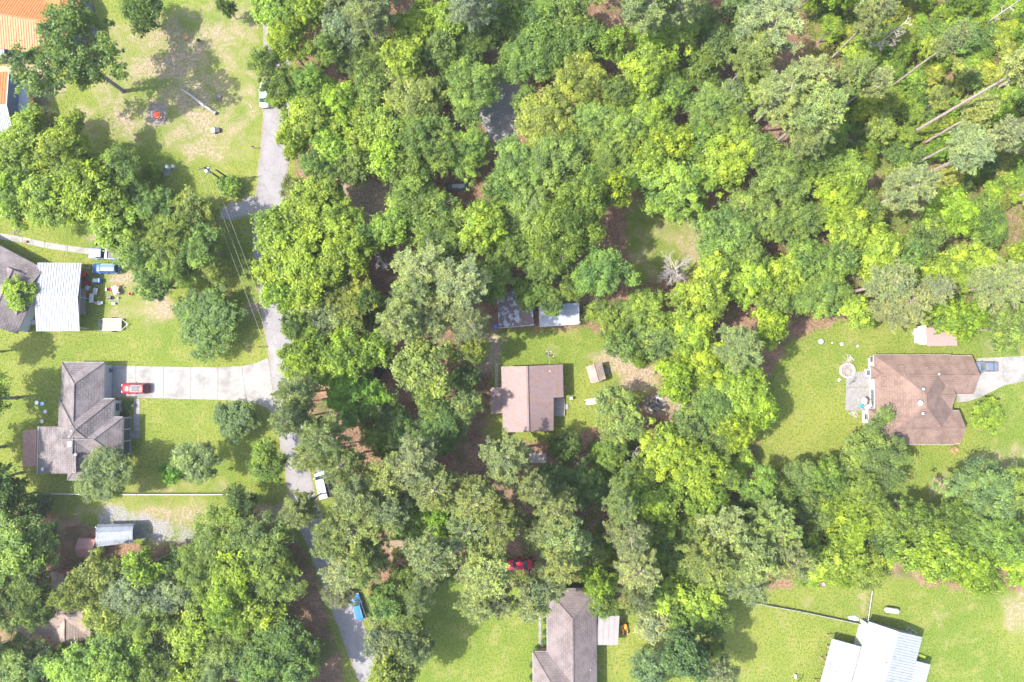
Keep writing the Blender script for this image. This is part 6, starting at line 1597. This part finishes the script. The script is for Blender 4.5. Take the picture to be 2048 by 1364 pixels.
# toys and scraps near the south-east
t = thing('toy_car', 'pink toy ride-on car with white panel at the wood edge', 'toy', P(1645, 1166), R(4))
MB().box((0, 0, .35), (1.3, .7, .4), 0, .85).build('body', PINKP, t, bevel=.06); MB().box((.05, 0, .6), (.5, .45, .12)).build('seat', PL('pale_blue_toy', (.5, .65, .85)), t, bevel=.03)
for x in (-.4, .4):
    for s in (-1, 1):
        w = MB().lathe([(.03, -.06), (.16, -.06), (.16, .06), (.03, .06)], n=12).build('wheel', RUBBER, t); w.location = (x, s * .38, .16); w.rotation_euler = (R(90), 0, 0)
chair(1605, 1162, .5, mat('magenta_cloth', (.5, .05, .2), .7, .1, 3), 'magenta chair beside the pale tarp heap'); 
vs = [(0, 0, .5)] + [(math.cos(k * .785) * rnd.uniform(.5, 1), math.sin(k * .785) * rnd.uniform(.5, 1), .02) for k in range(8)]
simple('tarp_heap', MB().add(vs, [(0, 1 + k, 1 + (k + 1) % 8) for k in range(8)]), PL('pale_tarp', (.4, .43, .48)), 'pale tarp heap among bushes behind the lawn', 'tarp', P(1593, 1156))
vs = [(0, 0, .25), (.6, .1, .3)] + [(math.cos(k * .785) * rnd.uniform(.8, 1.2), math.sin(k * .785) * rnd.uniform(.3, .5), .02) for k in range(8)]
simple('white_tarp', MB().add(vs, [(0 if 2 <= k <= 5 else 1, 2 + k, 2 + (k + 1) % 8) for k in range(8)] + [(0, 1, 4), (1, 0, 8)]), PL('pale_tarp', (.4, .43, .48)), 'crumpled whitish tarp at the corner where two fences meet', 'tarp', P(1708, 1237), R(-8))
t = thing('swing_stand', 'small dark garden tripod stand on the lawn west of white-roofed house', 'stand', P(1597, 1352))
for k in range(3): a = k * 2.09 + .4; MB().tube([(math.cos(a) * .9, math.sin(a) * .9, 0), (0, 0, 1.2)], .04, 5).build('leg', BLACK, t)
MB().box((-.55, 0, .12), (.3, .8, .2)).build('foot_box', WHITE, t)
simple('yellow_slide', MB().box((0, 0, .25), (1.6, .45, .12), 0, .8, R(8)), PL('yellow_plastic', (.72, .75, .03)), 'bright yellow-green play slide in the shade of white-roofed house', 'slide', P(1842, 1311), R(-20), bevel=.03)
t = thing('scrap_frame', 'grey metal frame lying in the shade north of the white-roofed house', 'frame', P(1822, 1262), R(-35))
for s in (-.3, .3): MB().tube([(-1, s, .08), (1, s, .08)], .05, 5).build('bar', STEEL, t)
for s in (-.8, 0, .8): MB().tube([(s, -.3, .08), (s, .3, .08)], .04, 5).build('rung', STEEL, t)
for i, (x, y, c_, lb) in enumerate([(76, 805, PL('pale_ball', (.7, .72, .75)), 'pale planter in grass west of the hip-roofed house'), (87, 807, PL('blue_ball', (.35, .5, .68)), 'bluish planter in grass west of the hip-roofed house'), (93, 823, WHP, 'white planter west of the hip-roofed house wall'), (86, 842, WHP, 'white planter nearest the lean-to behind the hip-roofed house')]):
    simple('planter', MB().lathe([(.18, 0), (.3, .35), (.34, .38), (.28, .36), (.02, .3)], n=14), c_, lb, 'planter', P(x, y))
for i, (x, y) in enumerate([(246, 828), (252, 810), (258, 812)]):
    crown_at(x, y, 7 + 2 * i, 'B', .8, 'small flower-bed shrub by the cream house front', 'flower-bed shrubs by the cream house', (.1, .15, .05))
for i, (x, y) in enumerate([(1092, 1240), (1091, 1265), (1089, 1285), (1073, 1298), (1066, 1330), (1064, 1355)]):
    crown_at(x, y, 7, 'B', .9, 'clipped foundation shrub along the west wall of pinkish-roofed house', 'foundation shrubs of the pinkish-roofed house', (.07, .13, .035))
for i, (x, y) in enumerate([(1653, 1290), (1650, 1310), (1646, 1330), (1642, 1350)]):
    simple('rose_post', MB().box((0, 0, .4), (.14, .14, .8)).box((0, 0, .82), (.5, .1, .06), .3), TIMBER, 'short timber post along the west porch of white-roofed house', 'post', P(x, y), .2, 'timber posts by the west porch')

A_, B_ = P(1625, 281, .2), P(1765, 284, .2)
lg = thing('thicket_log', 'long dark fallen trunk lying across the thicket floor', 'log', (A_ + B_) / 2); lg.location.z = 0
MB().tube([A_, A_.lerp(B_, .5) + Vector((0, .15, .05)), B_], [.3, .24, .14], 8).build('log', BARK_PINE, lg, world=True, smooth=True)
for t_ in (.3, .6, .8):
    q = A_.lerp(B_, t_); MB().tube([q, q + Vector((.3, rnd.choice((-1, 1)) * .8, .3))], [.07, .02], 5).build('branch_stub', BARK_PINE, lg, world=True)

# ================================================================== ADDED VEIL
hz = MB().box((0, 0, 62.5), (6300, 6300, 127)).build('shadow_lift_veil', None)  # added scattering volume, lifts the shadows and pales the colours
hm = bpy.data.materials.new('shadow_lift_volume'); hm.use_nodes = True; hn = hm.node_tree; hn.nodes.clear()
ho = hn.nodes.new('ShaderNodeOutputMaterial'); hv = hn.nodes.new('ShaderNodeVolumePrincipled')
hv.inputs['Color'].default_value = (.98, .98, .97, 1); hv.inputs['Density'].default_value = 0.00016; hv.inputs['Anisotropy'].default_value = 0.2
hn.links.new(hv.outputs[0], ho.inputs['Volume']); hz.data.materials.append(hm)
tag(hz, 'added pale veil lifting the shadows over the woods', 'shadow_lift_veil', None, 'stuff')
